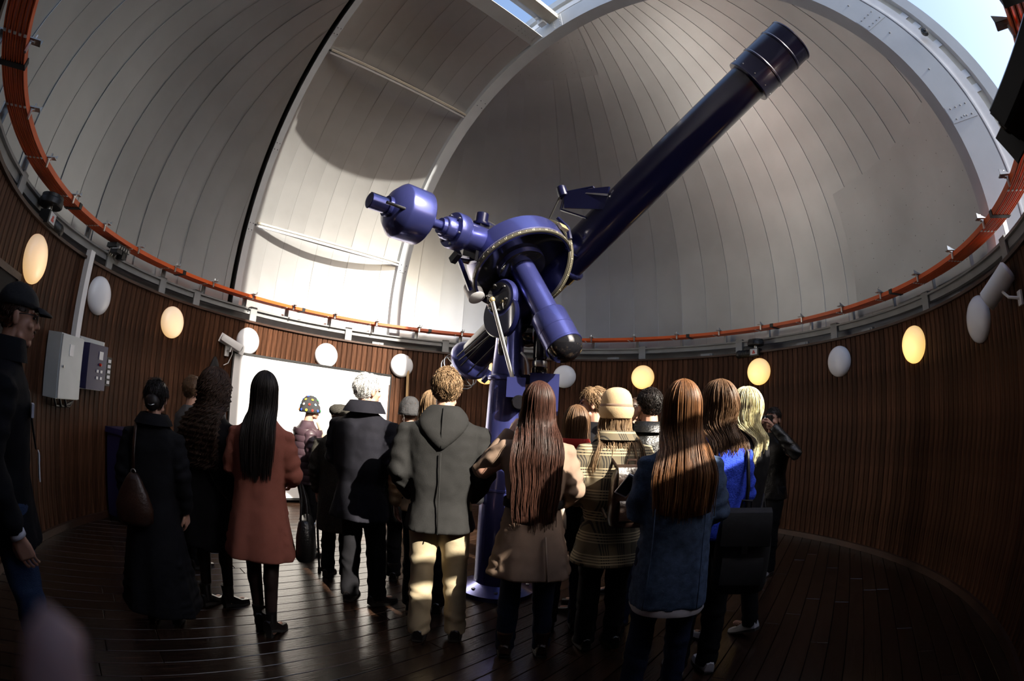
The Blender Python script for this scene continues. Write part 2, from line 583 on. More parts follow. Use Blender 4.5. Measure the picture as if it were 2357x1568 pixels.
a = math.radians(74.0); e = U * math.cos(a) + Z * math.sin(a); t = -U * math.sin(a) + Z * math.cos(a)
rho0 = RHO
rings = []
for nn in (-1.33, 1.33):
    c = e * rho0 + N * nn + Z * ZC
    rings.append([c + t * 0.025, c + t * 0.225, c + t * 0.225 + e * 0.02, c + t * 0.025 + e * 0.02])
MB().loft(rings).build('top_flange', m_rib, shut, smooth=False)
bl = MB()
for q in range(12):
    for w in (0.06, 0.12, 0.19):
        nn = -1.25 + q * 0.075 if q < 6 else 0.1 + (q - 6) * 0.2
        bl.lathe([(0.009, 0), (0.007, 0.006), (0.001, 0.007)], 6, frame(e * rho0 + N * nn + Z * ZC + t * w, -e))
b2 = bl.build('bolts', m_grey, shut, smooth=False); b2['kind'] = 'stuff'

# cross beams over the open part of the slit
def straightbeam(name, label, al, r, w, h, material):
    a = math.radians(al); e = U * math.cos(a) + Z * math.sin(a); t = -U * math.sin(a) + Z * math.cos(a)
    th = thing(name, label, 'beam', e * r + Z * ZC)
    rings = []
    for nn in (-1.40, 1.40):
        c = e * r + N * nn + Z * ZC
        rings.append([c - t * w / 2, c + t * w / 2, c + t * w / 2 + e * h, c - t * w / 2 + e * h])
    MB().loft(rings).build('beam', material, th, smooth=False)
    return th, e, t
th, e, t = straightbeam('slit_crossbeam', 'cream box beam crossing the open slit at the top of the photo', 80.6, RD + 0.02, 0.20, 0.14, m_cream)
c = e * (RD + 0.02) + N * -1.2 + Z * ZC - t * 0.16
m = MB()
Mx = Matrix((N, t, e)).transposed().to_4x4(); Mx.translation = c
m.box((0, 0, 0.02), (0.05, 0.10, 0.16), Mx).box((0.05, 0, 0.08), (0.14, 0.05, 0.04), Mx).box((-0.03, 0.0, -0.03), (0.10, 0.12, 0.05), Mx)
m.lathe([(0.03, -0.03), (0.03, 0.03)], 14, Mx @ Matrix.Translation((0.09, 0, 0.02)) @ Matrix.Rotation(PI / 2, 4, 'X'))
m.build('roller_bracket', m_rail, th, smooth=False)
MB().box((1.3, 0.0, 0.05), (2.5, 0.07, 0.05), Mx).build('guide_rail', m_rail, th, smooth=False)
# ---------------------------------------------------------------- conductor rail ring
m_orange = mat('orange plastic rail', (0.62, 0.10, 0.018), 0.42, var=0.10, vscale=3)
m_zinc = mat('zinc bracket', (0.42, 0.44, 0.46), 0.35, metal=0.7, var=0.15)
m_white = mat('white plastic', (0.72, 0.73, 0.75), 0.4, var=0.04)
RZ = 2.949
rails = thing('conductor_rail_ring', 'orange multi-line conductor rail running round the foot of the dome', 'rail', (0, 0, 2.82))
for q in range(5):
    r0 = 4.172 + q * 0.040
    m = MB().lathe([(r0, RZ + 0.028), (r0 + 0.026, RZ + 0.028), (r0 + 0.026, RZ - 0.016), (r0 + 0.017, RZ - 0.016), (r0 + 0.017, RZ + 0.002), (r0 + 0.009, RZ + 0.002), (r0 + 0.009, RZ - 0.016), (r0, RZ - 0.016), (r0, RZ + 0.028)], 240, cap=False)
    m.build('rail', m_orange, rails, smooth=30)
hp = MB().box((0, 0.245, -0.05), (0.055, 0.012, 0.18)).box((0.024, 0.225, -0.05), (0.008, 0.05, 0.18)).box((0, 0.09, 0.038), (0.055, 0.34, 0.008))
hp.add([(-0.028, -0.08, 0.034), (0.028, -0.08, 0.034), (0.028, 0.02, 0.034), (-0.028, 0.02, 0.034), (0.028, -0.08, 0.075), (0.028, 0.02, 0.034 + 0.002), (0.034, -0.08, 0.034), (0.034, -0.08, 0.075), (0.034, 0.02, 0.036)],
       [(0, 1, 2, 3), (1, 4, 5), (6, 7, 8), (1, 6, 7, 4), (4, 7, 8, 5)])
hpm = hp.mesh('hanger', m_zinc, False)
cl = MB().box((0, -0.012, 0.0), (0.022, 0.014, 0.075)).box((0, -0.02, 0.03), (0.03, 0.03, 0.012))
cl.lathe([(0.009, -0.02), (0.009, 0.03)], 8, Matrix.Translation((0, -0.028, 0.045)))
clm = cl.mesh('clip', m_steel, False)
cpm = MB()
for q in range(5):
    cpm.box((0, 0.013 + q * 0.04, -0.018), (0.022, 0.020, 0.006))
cpm = cpm.mesh('joint_clip', m_white, False)
bk = MB().box((0, 0.10, 0.006), (0.055, 0.21, 0.05)).mesh('rail_joint', m_black, False)
for k in range(35):
    a = 40 + k * 360 / 35
    W = wallframe(4.172, a, RZ)
    h = place(hpm, 'hanger', rails, W)
    place(clm, 'clip', h, W)
    if k % 2 == 0 or 1:
        place(cpm, 'joint_clip', h, wallframe(4.172, a + 1.5, RZ))
    if k % 3 == 1:
        place(bk, 'rail_joint', rails, wallframe(4.168, a - 2.6, RZ))

# current collector riding on the rails, on the left
cc = thing('current_collector', 'black and steel current collector block hanging under the orange rails', 'collector', pol(4.26, -171.6, 2.74))
W = wallframe(4.24, -172.2, RZ - 0.02)
MB().box((0, 0.03, -0.04), (0.26, 0.16, 0.05), W).box((-0.05, 0.0, -0.09), (0.10, 0.12, 0.06), W).box((0.08, 0.02, -0.10), (0.06, 0.10, 0.10), W).build('carriage', m_black, cc, smooth=False)
m = MB()
for q in range(5):
    m.box((-0.10 + q * 0.045, -0.03, -0.065), (0.018, 0.12, 0.03), W)
    m.tube([(-0.10 + q * 0.045, 0.05, -0.06), (-0.08 + q * 0.03, 0.10, -0.14), (-0.02, 0.14, -0.20)], 0.006, 5, M=W)
m.build('shoes', m_steel, cc, smooth=False)
MB().box((0.15, 0.06, -0.03), (0.16, 0.03, 0.03), W).box((0.22, 0.05, -0.02), (0.04, 0.07, 0.05), W).build('arm', m_steel, cc, smooth=False)

# ---------------------------------------------------------------- round wall lamps
m_opal = mat('opal glass', (0.80, 0.82, 0.88), 0.25, var=0.02, spec=0.4)
def glow_mat(name, c, s):
    """opal glass lit by its own bulb: brighter around the bulb that sits in the lower middle"""
    m = bpy.data.materials.new(name); m.use_nodes = True
    t = m.node_tree; n = t.nodes; b = n['Principled BSDF']
    b.inputs['Base Color'].default_value = (0.8, 0.8, 0.8, 1); b.inputs['Roughness'].default_value = 0.25
    tc = n.new('ShaderNodeTexCoord')
    vd = n.new('ShaderNodeVectorMath'); vd.operation = 'DISTANCE'
    vd.inputs[1].default_value = (0.0, -0.05, 0.05)
    t.links.new(tc.outputs['Object'], vd.inputs[0])
    mr = n.new('ShaderNodeMapRange'); mr.inputs['From Min'].default_value = 0.07; mr.inputs['From Max'].default_value = 0.27
    mr.inputs['To Min'].default_value = s; mr.inputs['To Max'].default_value = s * 0.30
    t.links.new(vd.outputs['Value'], mr.inputs[0])
    b.inputs['Emission Color'].default_value = (*c, 1)
    t.links.new(mr.outputs[0], b.inputs['Emission Strength'])
    return m
m_lit = glow_mat('lit opal glass', (1.0, 0.60, 0.16), 1.7)
m_litp = glow_mat('faintly lit opal glass', (1.0, 0.60, 0.24), 1.0)
LZ = 2.315
lamp_list = [(-151.0, 1, 'lit warm wall lamp nearest the upper left edge, above the black-capped man'),
             (-169.3, 0, 'unlit bluish round wall lamp between the grey conduit and a lit lamp'),
             (171.4, 1, 'lit cream wall lamp left of the white screen, above the bun-haired woman'),
             (152.4, 0, 'round wall lamp half in sun behind the white security camera'),
             (133.3, 0, 'sunlit white round wall lamp above the middle of the white screen'),
             (115.3, 0, 'sunlit white round wall lamp with a pale wooden pole in front'),
             (95.4, 1, 'lit wall lamp mostly hidden behind the telescope eyepiece end'),
             (77.0, 0, 'unlit bluish round wall lamp just right of the telescope pier'),
             (58.6, 1, 'lit yellow wall lamp above the beige hat'),
             (30.9, 1, 'lit yellow wall lamp above the blonde woman'),
             (11.2, 0, 'unlit grey round wall lamp between two lit yellow lamps on the right'),
             (-7.7, 1, 'lit yellow wall lamp farthest right'),
             (-25.0, 0, 'unlit tall-looking round lamp beside the white spotlight at far right')]
shade = MB().lathe([(0.196, 0.0), (0.198, 0.02), (0.190, 0.045), (0.165, 0.072), (0.12, 0.094), (0.06, 0.106), (0.002, 0.109)], 40)
shade_me = {k: shade.mesh('shade', mm, 40) for k, mm in ((0, m_opal), (1, m_lit), (2, m_litp))}
plate = MB().lathe([(0.17, -0.012), (0.17, 0.012)], 32).mesh('wall_plate', m_white, False)
for a, lit, lab in lamp_list:
    W = wallframe(RW - 0.012, a, LZ)
    t = thing('wall_lamp', lab, 'lamp', W, 'round lamps on the wooden wall')
    W2 = W @ Matrix.Rotation(PI / 2, 4, 'X')
    k = 2 if (lit and a in (-151.0, 171.4)) else lit
    place(shade_me[k], 'shade', t, W2)
    place(plate, 'wall_plate', t, W2)

# ---------------------------------------------------------------- white screen on the wall
m_screen = mat('white screen', (0.86, 0.86, 0.87), 0.55, var=0.02)
A = pol(4.22, 155.6); B = pol(4.22, 117.6)
xd = (B - A).normalized(); L = (B - A).length
nd = Z.cross(xd); nd = nd if nd.dot(-A) > 0 else -nd
W = Matrix((xd, -nd, Z)).transposed().to_4x4(); W.translation = (A + B) / 2
scr = thing('projection_screen', 'large white screen standing against the sunlit far wall', 'screen', W)
MB().box((0, 0, 1.10), (L - 0.03, 0.025, 2.02), W).build('panel', m_screen, scr, smooth=False)
for c, d in (((0, -0.002, 2.125), (L, 0.045, 0.03)), ((0, -0.002, 0.075), (L, 0.045, 0.03)), ((-L / 2 + 0.01, -0.002, 1.10), (0.022, 0.045, 2.08)), ((L / 2 - 0.01, -0.002, 1.10), (0.022, 0.045, 2.08))):
    MB().box(c, d, W).build('frame', m_black, scr, smooth=False)
for x in (-L / 2 + 0.2, 0, L / 2 - 0.2):
    MB().box((x, 0.0, 0.03), (0.10, 0.20, 0.06), W).build('foot', m_cap, scr, smooth=False)

# pale wooden pole leaning by the lamp
m_pale = mat('pale pine', (0.55, 0.36, 0.17), 0.5, var=0.2, vscale=6, stretch=(6, 6, 0.6))
p0, p1 = pol(4.0, 113.2, 0), pol(4.19, 113.9, 2.46)
tag(MB().tube([p0, p1], 0.022, 10).build('wooden_pole', m_pale), 'pale wooden pole leaning on the wall before a sunlit lamp', 'pole')
tag(MB().box((0, -0.03, 0.95), (0.09, 0.03, 1.9), wallframe(RW - 0.01, 118.2, 0.07)).build('wall_batten', m_cap), 'dark vertical batten on the wall right of the white screen', 'batten')

# ---------------------------------------------------------------- security camera by the screen
def cctv(name, label, az, z, look, sc=1.0):
    W = wallframe(RW - 0.03, az, z)
    t = thing(name, label, 'camera', W)
    MB().box((0, -0.012, 0), (0.07 * sc, 0.02, 0.14 * sc), W).build('wall_plate', m_white, t, smooth=False)
    el = W @ V((0, -0.12 * sc, 0.06 * sc))
    MB().tube([W @ V((0, -0.02, 0.0)), W @ V((0, -0.10 * sc, 0.0)), el], 0.016 * sc, 8).build('arm', m_white, t)
    F = frame(el + Z * 0.05 * sc, look, Z.cross(V(look)))
    b = MB().loft([[(x * k, y * k, zz) for x, y in ((-0.05, -0.045), (0.05, -0.045), (0.06, 0), (0.05, 0.045), (-0.05, 0.045), (-0.06, 0))] for zz, k in ((-0.17 * sc, 0.8 * sc), (-0.15 * sc, 1.0 * sc), (0.16 * sc, 1.0 * sc))], M=F)
    b.build('housing', m_white, t, smooth=30)
    MB().box((0.0, 0, 0.02 * sc), (0.014, 0.13 * sc, 0.42 * sc), F @ Matrix.Translation((0.06 * sc, 0, 0))).build('sunshield', m_white, t, smooth=False)
    MB().lathe([(0.036 * sc, 0.155 * sc), (0.036 * sc, 0.17 * sc), (0.028 * sc, 0.172 * sc)], 18, F).build('lens', m_black, t)
    MB().tube([F @ V((-0.03, 0, -0.15 * sc)), W @ V((0.05, -0.08, 0.10)), W @ V((0.07, -0.06, -0.03)), W @ V((0.04, -0.02, -0.16)), W @ V((-0.03, -0.01, -0.20))], 0.006, 6).build('cable', m_white, t)
    return t
xr = wallframe(RW, 154, 0).to_3x3()
cctv('security_camera', 'white bullet security camera on a wall bracket above the screen corner', 157.3, 2.12, xr @ V((0.86, -0.35, -0.36)))

# conduit, cabinets on the left wall
m_cab = mat('light grey enamel', (0.42, 0.46, 0.48), 0.4, var=0.04)
m_navy = mat('navy enamel', (0.020, 0.020, 0.075), 0.35, var=0.08)
W = wallframe(RW - 0.015, -164.6, 0)
MB_ = MB().box((0, -0.035, 2.03), (0.085, 0.07, 1.30), W)
tag(MB_.build('cable_conduit', m_white, smooth=False), 'white vertical cable conduit rising from the grey cabinet', 'conduit')
W = wallframe(RW - 0.04, -160.8, 0)
t = thing('electrical_cabinet', 'light grey electrical cabinet hung beside the black-capped man', 'cabinet', W @ Matrix.Translation((0, 0, 1.27)))
MB().box((0, -0.09, 1.55), (0.42, 0.18, 0.56), W).build('body', m_cab, t, smooth=False)
d = MB().box((0, -0.19, 1.55), (0.405, 0.02, 0.545), W).build('door', m_cab, t, smooth=False)
MB().box((-0.02, -0.202, 1.70), (0.075, 0.006, 0.10), W).build('label', m_white, d, smooth=False)
MB().lathe([(0.012, 0), (0.012, 0.015), (0.004, 0.018)], 10, W @ Matrix.Translation((-0.15, -0.20, 1.55)) @ Matrix.Rotation(PI / 2, 4, 'X')).build('lock', m_steel, d)
m = MB()
for q in range(3):
    m.tube([W @ V((-0.1 + 0.1 * q, -0.08, 1.27)), W @ V((-0.05 + 0.1 * q, -0.07, 1.20)), W @ V((0.15 + 0.06 * q, -0.03, 1.19)), W @ V((0.35, -0.02, 1.24))], 0.012, 6)
m.build('cables', m_black, t)
W = wallframe(RW - 0.04, -169.6, 0)
t = thing('control_panel', 'dark blue control box with buttons beside the grey cabinet', 'control panel', W @ Matrix.Translation((0, 0, 1.33)))
MB().box((-0.04, -0.01, 1.62), (0.46, 0.02, 0.50), W).build('back_plate', m_cab, t, smooth=False)
bx_ = MB().box((-0.06, -0.085, 1.60), (0.34, 0.13, 0.44), W).build('body', m_navy, t, smooth=False)
MB().box((-0.01, -0.154, 1.72), (0.07, 0.008, 0.08), W).build('display', m_white, t, smooth=False)
m_red = mat('red button', (0.5, 0.02, 0.01), 0.3)
MB().lathe([(0.016, 0), (0.014, 0.02), (0.002, 0.024)], 12, W @ Matrix.Translation((-0.01, -0.15, 1.63)) @ Matrix.Rotation(PI / 2, 4, 'X')).build('red_button', m_red, t)
for x in (-0.05, 0.02):
    for z in (1.50, 1.565):
        MB().box((x, -0.154, z), (0.035, 0.01, 0.028), W).build('button', m_white, t, smooth=False)
for x, z in ((-0.25, 1.85), (0.17, 1.85), (-0.25, 1.39), (0.17, 1.39)):
    MB().lathe([(0.008, 0), (0.008, 0.006)], 8, W @ Matrix.Translation((x, -0.02, z)) @ Matrix.Rotation(PI / 2, 4, 'X')).build('screw', m_steel, t)
W = wallframe(RW - 0.01, -173.4, 0)
t = thing('switch_strip', 'slim black strip with white sockets on the wall right of the blue box', 'socket strip', W @ Matrix.Translation((0, 0, 1.42)))
MB().box((0.02, -0.03, 1.58), (0.09, 0.06, 0.30), W).build('body', m_black, t, smooth=False)
for q in range(5):
    MB().box((0.02, -0.063, 1.47 + q * 0.055), (0.05, 0.012, 0.034), W).build('socket', m_white, t, smooth=False)
# blue floor cabinet
W = wallframe(3.98, -178.5, 0)
t = thing('floor_cabinet', 'dark navy floor cabinet behind the bun-haired woman', 'cabinet', W)
MB().box((0, 0, 0.50), (0.62, 0.36, 0.90), W).build('body', m_navy, t, smooth=False)
MB().box((0, 0, 0.98), (0.66, 0.40, 0.06), W).build('top', m_navy, t, smooth=False)
dd = MB().box((0, -0.187, 0.50), (0.56, 0.014, 0.82), W).build('door', m_navy, t, smooth=False)
MB().lathe([(0.02, 0), (0.024, 0.02), (0.01, 0.03)], 12, W @ Matrix.Translation((-0.15, -0.19, 0.72)) @ Matrix.Rotation(PI / 2, 4, 'X')).build('knob', m_steel, dd)
MB().box((0, 0, 0.025), (0.58, 0.33, 0.05), W).build('plinth', m_black, t, smooth=False)
# dark doorway edge at far left
W = wallframe(RW - 0.01, -143.5, 0)
t = thing('wall_hatch', 'dark wooden hatch frame at the far left edge behind the capped man', 'hatch', W)
MB().box((0, -0.012, 1.55), (0.62, 0.03, 1.1), W).build('panel', m_dark, t, smooth=False)
for x in (-0.33, 0.33):
    MB().box((x, -0.02, 1.55), (0.05, 0.05, 1.16), W).build('frame', m_cap, t, smooth=False)
MB().box((0, -0.02, 2.12), (0.71, 0.05, 0.05), W).build('frame', m_cap, t, smooth=False)
# black bag hanging on the wall left of the screen
m_blackcloth = mat('black cloth', (0.010, 0.010, 0.012), 0.85, var=0.3, vscale=14, bump=0.3, bscale=40)
W = wallframe(RW - 0.03, 160.3, 1.55)
b = MB()
rings = []
for k in range(9):
    z = 0.46 - k * 0.055; w = 0.02 + 0.10 * math.sin(min(1, k / 5) * PI / 2) * (1 - 0.03 * k)
    rings.append([(w * math.cos(q * PI / 6) + 0.01 * k * 0.3, -0.03 + (0.35 * w + 0.01) * math.sin(q * PI / 6) - 0.02, z) for q in range(12)])
b.loft(rings, M=W)
tag(b.build('hanging_bag', m_blackcloth, smooth=True), 'black cloth bag hanging on the wall left of the white screen', 'bag')

# drive motors on the wall head
m_label = mat('motor label paper', (0.55, 0.56, 0.58), 0.5)
def motor(name, label, az, z, turn=1, plate=True):
    W = wallframe(RW - 0.02, az, z)
    t = thing(name, label, 'motor', W)
    MB().lathe([(0.12, 0.10), (0.13, 0.11), (0.13, 0.15), (0.125, 0.16), (0.12, 0.165), (0.12, 0.19), (0.10, 0.195)], 28, W).build('drive_wheel', m_black, t)
    MB().lathe([(0.03, -0.02), (0.03, 0.11)], 12, W).build('shaft', m_steel, t)
    MB().box((0, -0.01, 0.0), (0.16, 0.12, 0.11), W).build('gearbox', m_black, t, smooth=False)
    X = W @ Matrix.Rotation(-PI / 2 * turn, 4, 'Y')
    prof = [(0.03, 0.05), (0.055, 0.07), (0.058, 0.08)] + [x for k in range(9) for x in ((0.058, 0.09 + k * 0.02), (0.050, 0.094 + k * 0.02), (0.050, 0.104 + k * 0.02))] + [(0.06, 0.28), (0.062, 0.31), (0.05, 0.34), (0.02, 0.345)]
    MB().lathe(prof, 20, X).build('motor_body', m_black, t)
    if plate:
        pl = MB().box((0.0, -0.072, 0.005), (0.12, 0.006, 0.085), W).build('name_plate', m_label, t, smooth=False)
        MB().box((0.0, -0.0765, -0.012), (0.05, 0.004, 0.02), W).box((0, -0.0765, 0.012), (0.03, 0.004, 0.022), W).build('emblem', m_red, pl, smooth=False)
    return t
motor('drive_motor', 'black dome drive motor with a small plate under the rails at right', 31.6, 2.60, 1)
t = motor('drive_motor', 'black dome drive motor on the wall head at the far left', -151.4, 2.66, -1, True)
# white spot lamp on the right
W = wallframe(RW - 0.03, -36.8, 2.28)
t = thing('spot_lamp', 'white cylindrical wall spotlight at the far right edge', 'spotlight', W, )
MB().box((0, -0.01, 0), (0.07, 0.02, 0.10), W).build('wall_plate', m_white, t, smooth=False)
MB().tube([W @ V((0, -0.02, 0)), W @ V((-0.05, -0.10, 0.02)), W @ V((-0.14, -0.14, 0.10))], 0.012, 8).build('arm', m_white, t)
F = frame(W @ V((-0.17, -0.14, 0.13)), W.to_3x3() @ V((-0.55, -0.55, -0.52)))
MB().lathe([(0.045, -0.17), (0.07, -0.165), (0.085, -0.15), (0.085, 0.15), (0.08, 0.155), (0.07, 0.15), (0.002, 0.148)], 28, F).build('housing', m_white, t)
# big dark camera housing hanging close at the upper right
t = None
# ---------------------------------------------------------------- the blue refractor on its pier
m_blue = mat('blue telescope enamel', (0.055, 0.064, 0.235), 0.27, metal=0.65, var=0.06, vscale=2, coat=0.5)
m_tube = mat('dark blue tube enamel', (0.004, 0.005, 0.030), 0.28, metal=0.2, var=0.1, vscale=2, coat=0.5)
m_scale = mat('graduated scale', (0.06, 0.055, 0.04), 0.4)
m_mark = mat('pale scale marks', (0.62, 0.58, 0.42), 0.5)
m_brass = mat('pale brass', (0.55, 0.45, 0.25), 0.35, metal=0.6)
m_gloss = mat('black gloss', (0.008, 0.008, 0.010), 0.12, coat=0.6)
LAT = math.radians(55.75)
PA = U * math.cos(LAT) + Z * math.sin(LAT)
SD = -U * math.cos(SUN_EL) + Z * math.sin(SUN_EL)
O = V((0, 0, 3.003))
def T(a, p, s):
    return O + N * a + PA * p + SD * s
scope = thing('telescope', 'large blue refracting telescope on an equatorial mount and round pier', 'telescope', (0, 0, 0))
def prt(name, mb, m, parent=None, smooth=35):
    return mb.build(name, m, parent or scope, smooth=smooth)
FP = lambda p: frame(T(0, p, 0), PA, N)          # z up the polar axis
FA_ = lambda a: frame(T(a, 0, 0), N, SD)         # z along the declination axis
KT = -0.61
FT = frame(T(KT, 0, 0), SD, N)                   # z along the tube
# pier
pier = prt('pier', MB().lathe([(0.34, 0), (0.34, 0.04), (0.30, 0.055), (0.20, 0.10), (0.192, 0.5), (0.175, 1.2), (0.155, 1.80), (0.150, 1.86), (0.168, 1.87), (0.172, 1.885), (0.168, 1.90), (0.145, 1.915), (0.125, 2.15), (0.112, 2.40), (0.11, 2.55), (0.02, 2.56)], 48), m_blue)
MB().lathe([(0.184, 0.93), (0.190, 0.935), (0.190, 0.95), (0.182, 0.955)], 48).build('collar', m_blue, pier)
MB().ell((0, 0, 0), (0.045, 0.02, 0.13), 16, 10, Matrix.Translation(V((-0.058, -0.105, 2.17))) @ Matrix.Rotation(-0.5, 4, 'Z')).build('oval_opening', m_gloss, pier, smooth=True)
for k in range(8):
    MB().lathe([(0.018, 0.05), (0.018, 0.075), (0.004, 0.078)], 6, Matrix.Translation(pol(0.27, k * 45))).build('bolt', m_steel, pier, smooth=False)
# latitude head between pier and polar housing
hd = frame(V((0, 0, 2.56)), N, Z)
head = prt('mount_head', MB().lathe([(0.002, -0.20), (0.15, -0.20), (0.175, -0.18), (0.175, 0.13), (0.16, 0.15), (0.02, 0.152)], 40, hd), m_blue)
MB().lathe([(0.135, 0.15), (0.135, 0.175), (0.11, 0.185), (0.01, 0.186)], 36, hd).build('side_cover', m_gloss, head)
for k in range(6):
    MB().lathe([(0.010, 0.18), (0.010, 0.196), (0.003, 0.198)], 6, hd @ Matrix.Translation((0.118 * math.cos(k * PI / 3 + 0.3), 0.118 * math.sin(k * PI / 3 + 0.3), 0))).build('bolt', m_steel, head, smooth=False)
prt('fork_plate', MB().lathe([(0.02, 0.06), (0.19, 0.06), (0.20, 0.07), (0.20, 0.12), (0.19, 0.13), (0.02, 0.13)], 40, frame(V((0, 0, 2.42)) + N * 0.02, N, Z)), m_tube)
prt('fork_plate', MB().lathe([(0.02, -0.13), (0.17, -0.13), (0.18, -0.12), (0.18, -0.07), (0.02, -0.06)], 40, frame(V((0, 0, 2.42)), N, Z)), m_tube)
# polar housing
prt('polar_housing', MB().lathe([(0.002, -0.82), (0.108, -0.82), (0.108, -0.20), (0.125, -0.18), (0.002, -0.18)], 40, FP(0)), m_blue)
pe = prt('polar_end_case', MB().lathe([(0.10, -0.745), (0.145, -0.75), (0.150, -0.76), (0.150, -0.90), (0.153, -0.903), (0.153, -0.912), (0.150, -0.915), (0.150, -1.04), (0.154, -1.045), (0.154, -1.06), (0.13, -1.065), (0.002, -1.06)], 40, FP(0)), m_blue)
MB().lathe([(0.146, -1.062), (0.140, -1.10), (0.115, -1.14), (0.07, -1.168), (0.002, -1.178)], 36, FP(0)).build('end_cap', m_gloss, pe)
for k in range(4):
    MB().lathe([(0.011, -0.012), (0.011, 0.012)], 8, FP(0) @ Matrix.Translation((0.112 * math.cos(k * PI / 2 + 0.4), 0.112 * math.sin(k * PI / 2 + 0.4), -1.115))).build('screw', m_brass, pe, smooth=False)
# hour drum with its graduated rim
dr = prt('hour_drum', MB().lathe([(0.10, 0.02), (0.42, 0.01), (0.455, -0.01), (0.46, -0.03), (0.46, -0.195), (0.448, -0.20), (0.448, -0.225), (0.43, -0.225), (0.425, -0.15), (0.22, -0.14), (0.215, -0.19), (0.19, -0.20), (0.12, -0.20), (0.10, -0.20)], 72, FP(0)), m_blue)
MB().lathe([(0.449, -0.226), (0.4622, -0.224), (0.4622, -0.190), (0.4595, -0.189), (0.4595, -0.195), (0.449, -0.226)], 72, FP(0), cap=False).build('scale_ring', m_scale, dr)
tk = MB()
for k in range(288):
    a = k * 2 * PI / 288
    h = 0.016 if k % 12 == 0 else (0.012 if k % 6 == 0 else 0.008)
    tk.box((0.4632, 0, -0.177 - h / 2), (0.001, 0.0013, h), FP(0) @ Matrix.Rotation(a, 4, 'Z'))
o = tk.build('tick_marks', m_mark, dr, smooth=False); o['kind'] = 'stuff'
def text(body, size, M, parent, m=m_mark, name='numeral', ext=0.0008):
    cu = bpy.data.curves.new('txt', 'FONT'); cu.body = body; cu.size = size; cu.align_x = 'CENTER'; cu.align_y = 'CENTER'; cu.extrude = ext; cu.resolution_u = 2
    ob = bpy.data.objects.new('txt', cu); COL.objects.link(ob)
    dg = bpy.context.evaluated_depsgraph_get()
    me = bpy.data.meshes.new_from_object(ob.evaluated_get(dg))
    bpy.data.objects.remove(ob, do_unlink=True); bpy.data.curves.remove(cu)
    me.name = name; me.materials.clear(); me.materials.append(m)
    return place(me, name, parent, M)
# find the drum direction facing the sunlit upper left, where hour 15 stands
for k in range(24):
    ang = math.radians(58) + (15 - k) * PI / 12 * 1.0
    for half in (0, 1):
        a2 = ang - half * PI / 24
        c = FP(0) @ Matrix.Rotation(a2, 4, 'Z')
        pos = c @ V((0.4632, 0, -0.207))
        rad = (c.to_3x3() @ V((1, 0, 0)))
        up = c.to_3x3() @ V((0, 0, 1))
        x = up.cross(rad)
        M_ = Matrix((x, up, rad)).transposed().to_4x4(); M_.translation = pos
        vis = (V((0.02, -4.1, 1.55)) - pos).dot(rad) > -0.2
        if vis:
            text(str(k) if half == 0 else '6', 0.026 if half == 0 else 0.014, M_, dr)
prt('drum_shade', MB().lathe([(0.115, -0.142), (0.424, -0.152), (0.424, -0.156), (0.216, -0.146), (0.213, -0.194), (0.19, -0.206), (0.115, -0.206)], 64, FP(0), cap=False), m_gloss)  # black liner put in for the deep shade under the drum
for k_ in range(3):
    prt('cable_duct', MB().ell((-0.185, -0.12 + 0.01 * k_, 0.86 + k_ * 0.115), (0.045, 0.04, 0.052), 14, 10), mat('grey duct', (0.30, 0.31, 0.33), 0.5))
# declination axis: housing, clutch, shaft
dax = prt('declination_housing', MB().lathe([(0.002, 0.10), (0.122, 0.10), (0.118, 0.62), (0.125, 0.64), (0.002, 0.64)], 40, FA_(0)), m_blue)
prt('clutch_flange', MB().lathe([(0.10, 0.62), (0.150, 0.625), (0.155, 0.64), (0.155, 0.72), (0.148, 0.735), (0.10, 0.74), (0.095, 0.80), (0.085, 0.815), (0.07, 0.82), (0.065, 0.85), (0.002, 0.85)], 40, FA_(0)), m_blue)
for k in range(6):
    MB().lathe([(0.010, 0.735), (0.010, 0.75)], 8, FA_(0) @ Matrix.Translation((0.125 * math.cos(k * PI / 3), 0.125 * math.sin(k * PI / 3), 0))).build('bolt', m_steel, dax, smooth=False)
sh = prt('counterweight_shaft', MB().lathe([(0.040, 0.84), (0.040, 1.50)], 24, FA_(0)), m_blue)
MB().lathe([(0.046, 0.945), (0.05, 0.95), (0.046, 0.958), (0.05, 0.966), (0.046, 0.974), (0.05, 0.982), (0.046, 0.99)], 24, FA_(0)).build('wound_cord', m_brass, sh)
cw = prt('counterweight', MB().lathe([(0.05, 0.985), (0.085, 0.985), (0.09, 1.0), (0.09, 1.02), (0.20, 1.03), (0.215, 1.045), (0.215, 1.24), (0.205, 1.255), (0.15, 1.31), (0.07, 1.33), (0.05, 1.33)], 48, FA_(0)), m_blue)
MB().lathe([(0.05, 1.32), (0.078, 1.322), (0.08, 1.36), (0.062, 1.362), (0.062, 1.50), (0.055, 1.505), (0.002, 1.505)], 28, FA_(0)).build('end_collar', m_blue, cw)
for a in (1.75, -0.9):
    MB().lathe([(0.012, 1.26), (0.012, 1.44), (0.002, 1.442)], 10, FA_(0) @ Matrix.Translation((0.165 * math.cos(a), 0.165 * math.sin(a), 0))).build('handle_rod', m_black, cw)
# clamp motor across the declination housing
c = T(0.44, 0.0, 0.0)
up = (PA * 0.75 + SD * 0.65).normalized()
F = frame(c, up, N)
cm = prt('clamp_motor', MB().box((0.0, -0.03, -0.03), (0.10, 0.17, 0.34), F), m_gloss, smooth=False)
MB().lathe([(0.075, 0.13), (0.078, 0.14), (0.078, 0.15), (0.055, 0.152), (0.055, 0.235), (0.05, 0.24), (0.002, 0.24)], 28, F).build('motor_cap', m_tube, cm)
MB().tube([F @ V((-0.05, 0.0, 0.19)), T(0.22, 0.16, 0.10), T(0.05, 0.12, 0.20)], 0.012, 8).build('drive_rod', m_steel, cm)
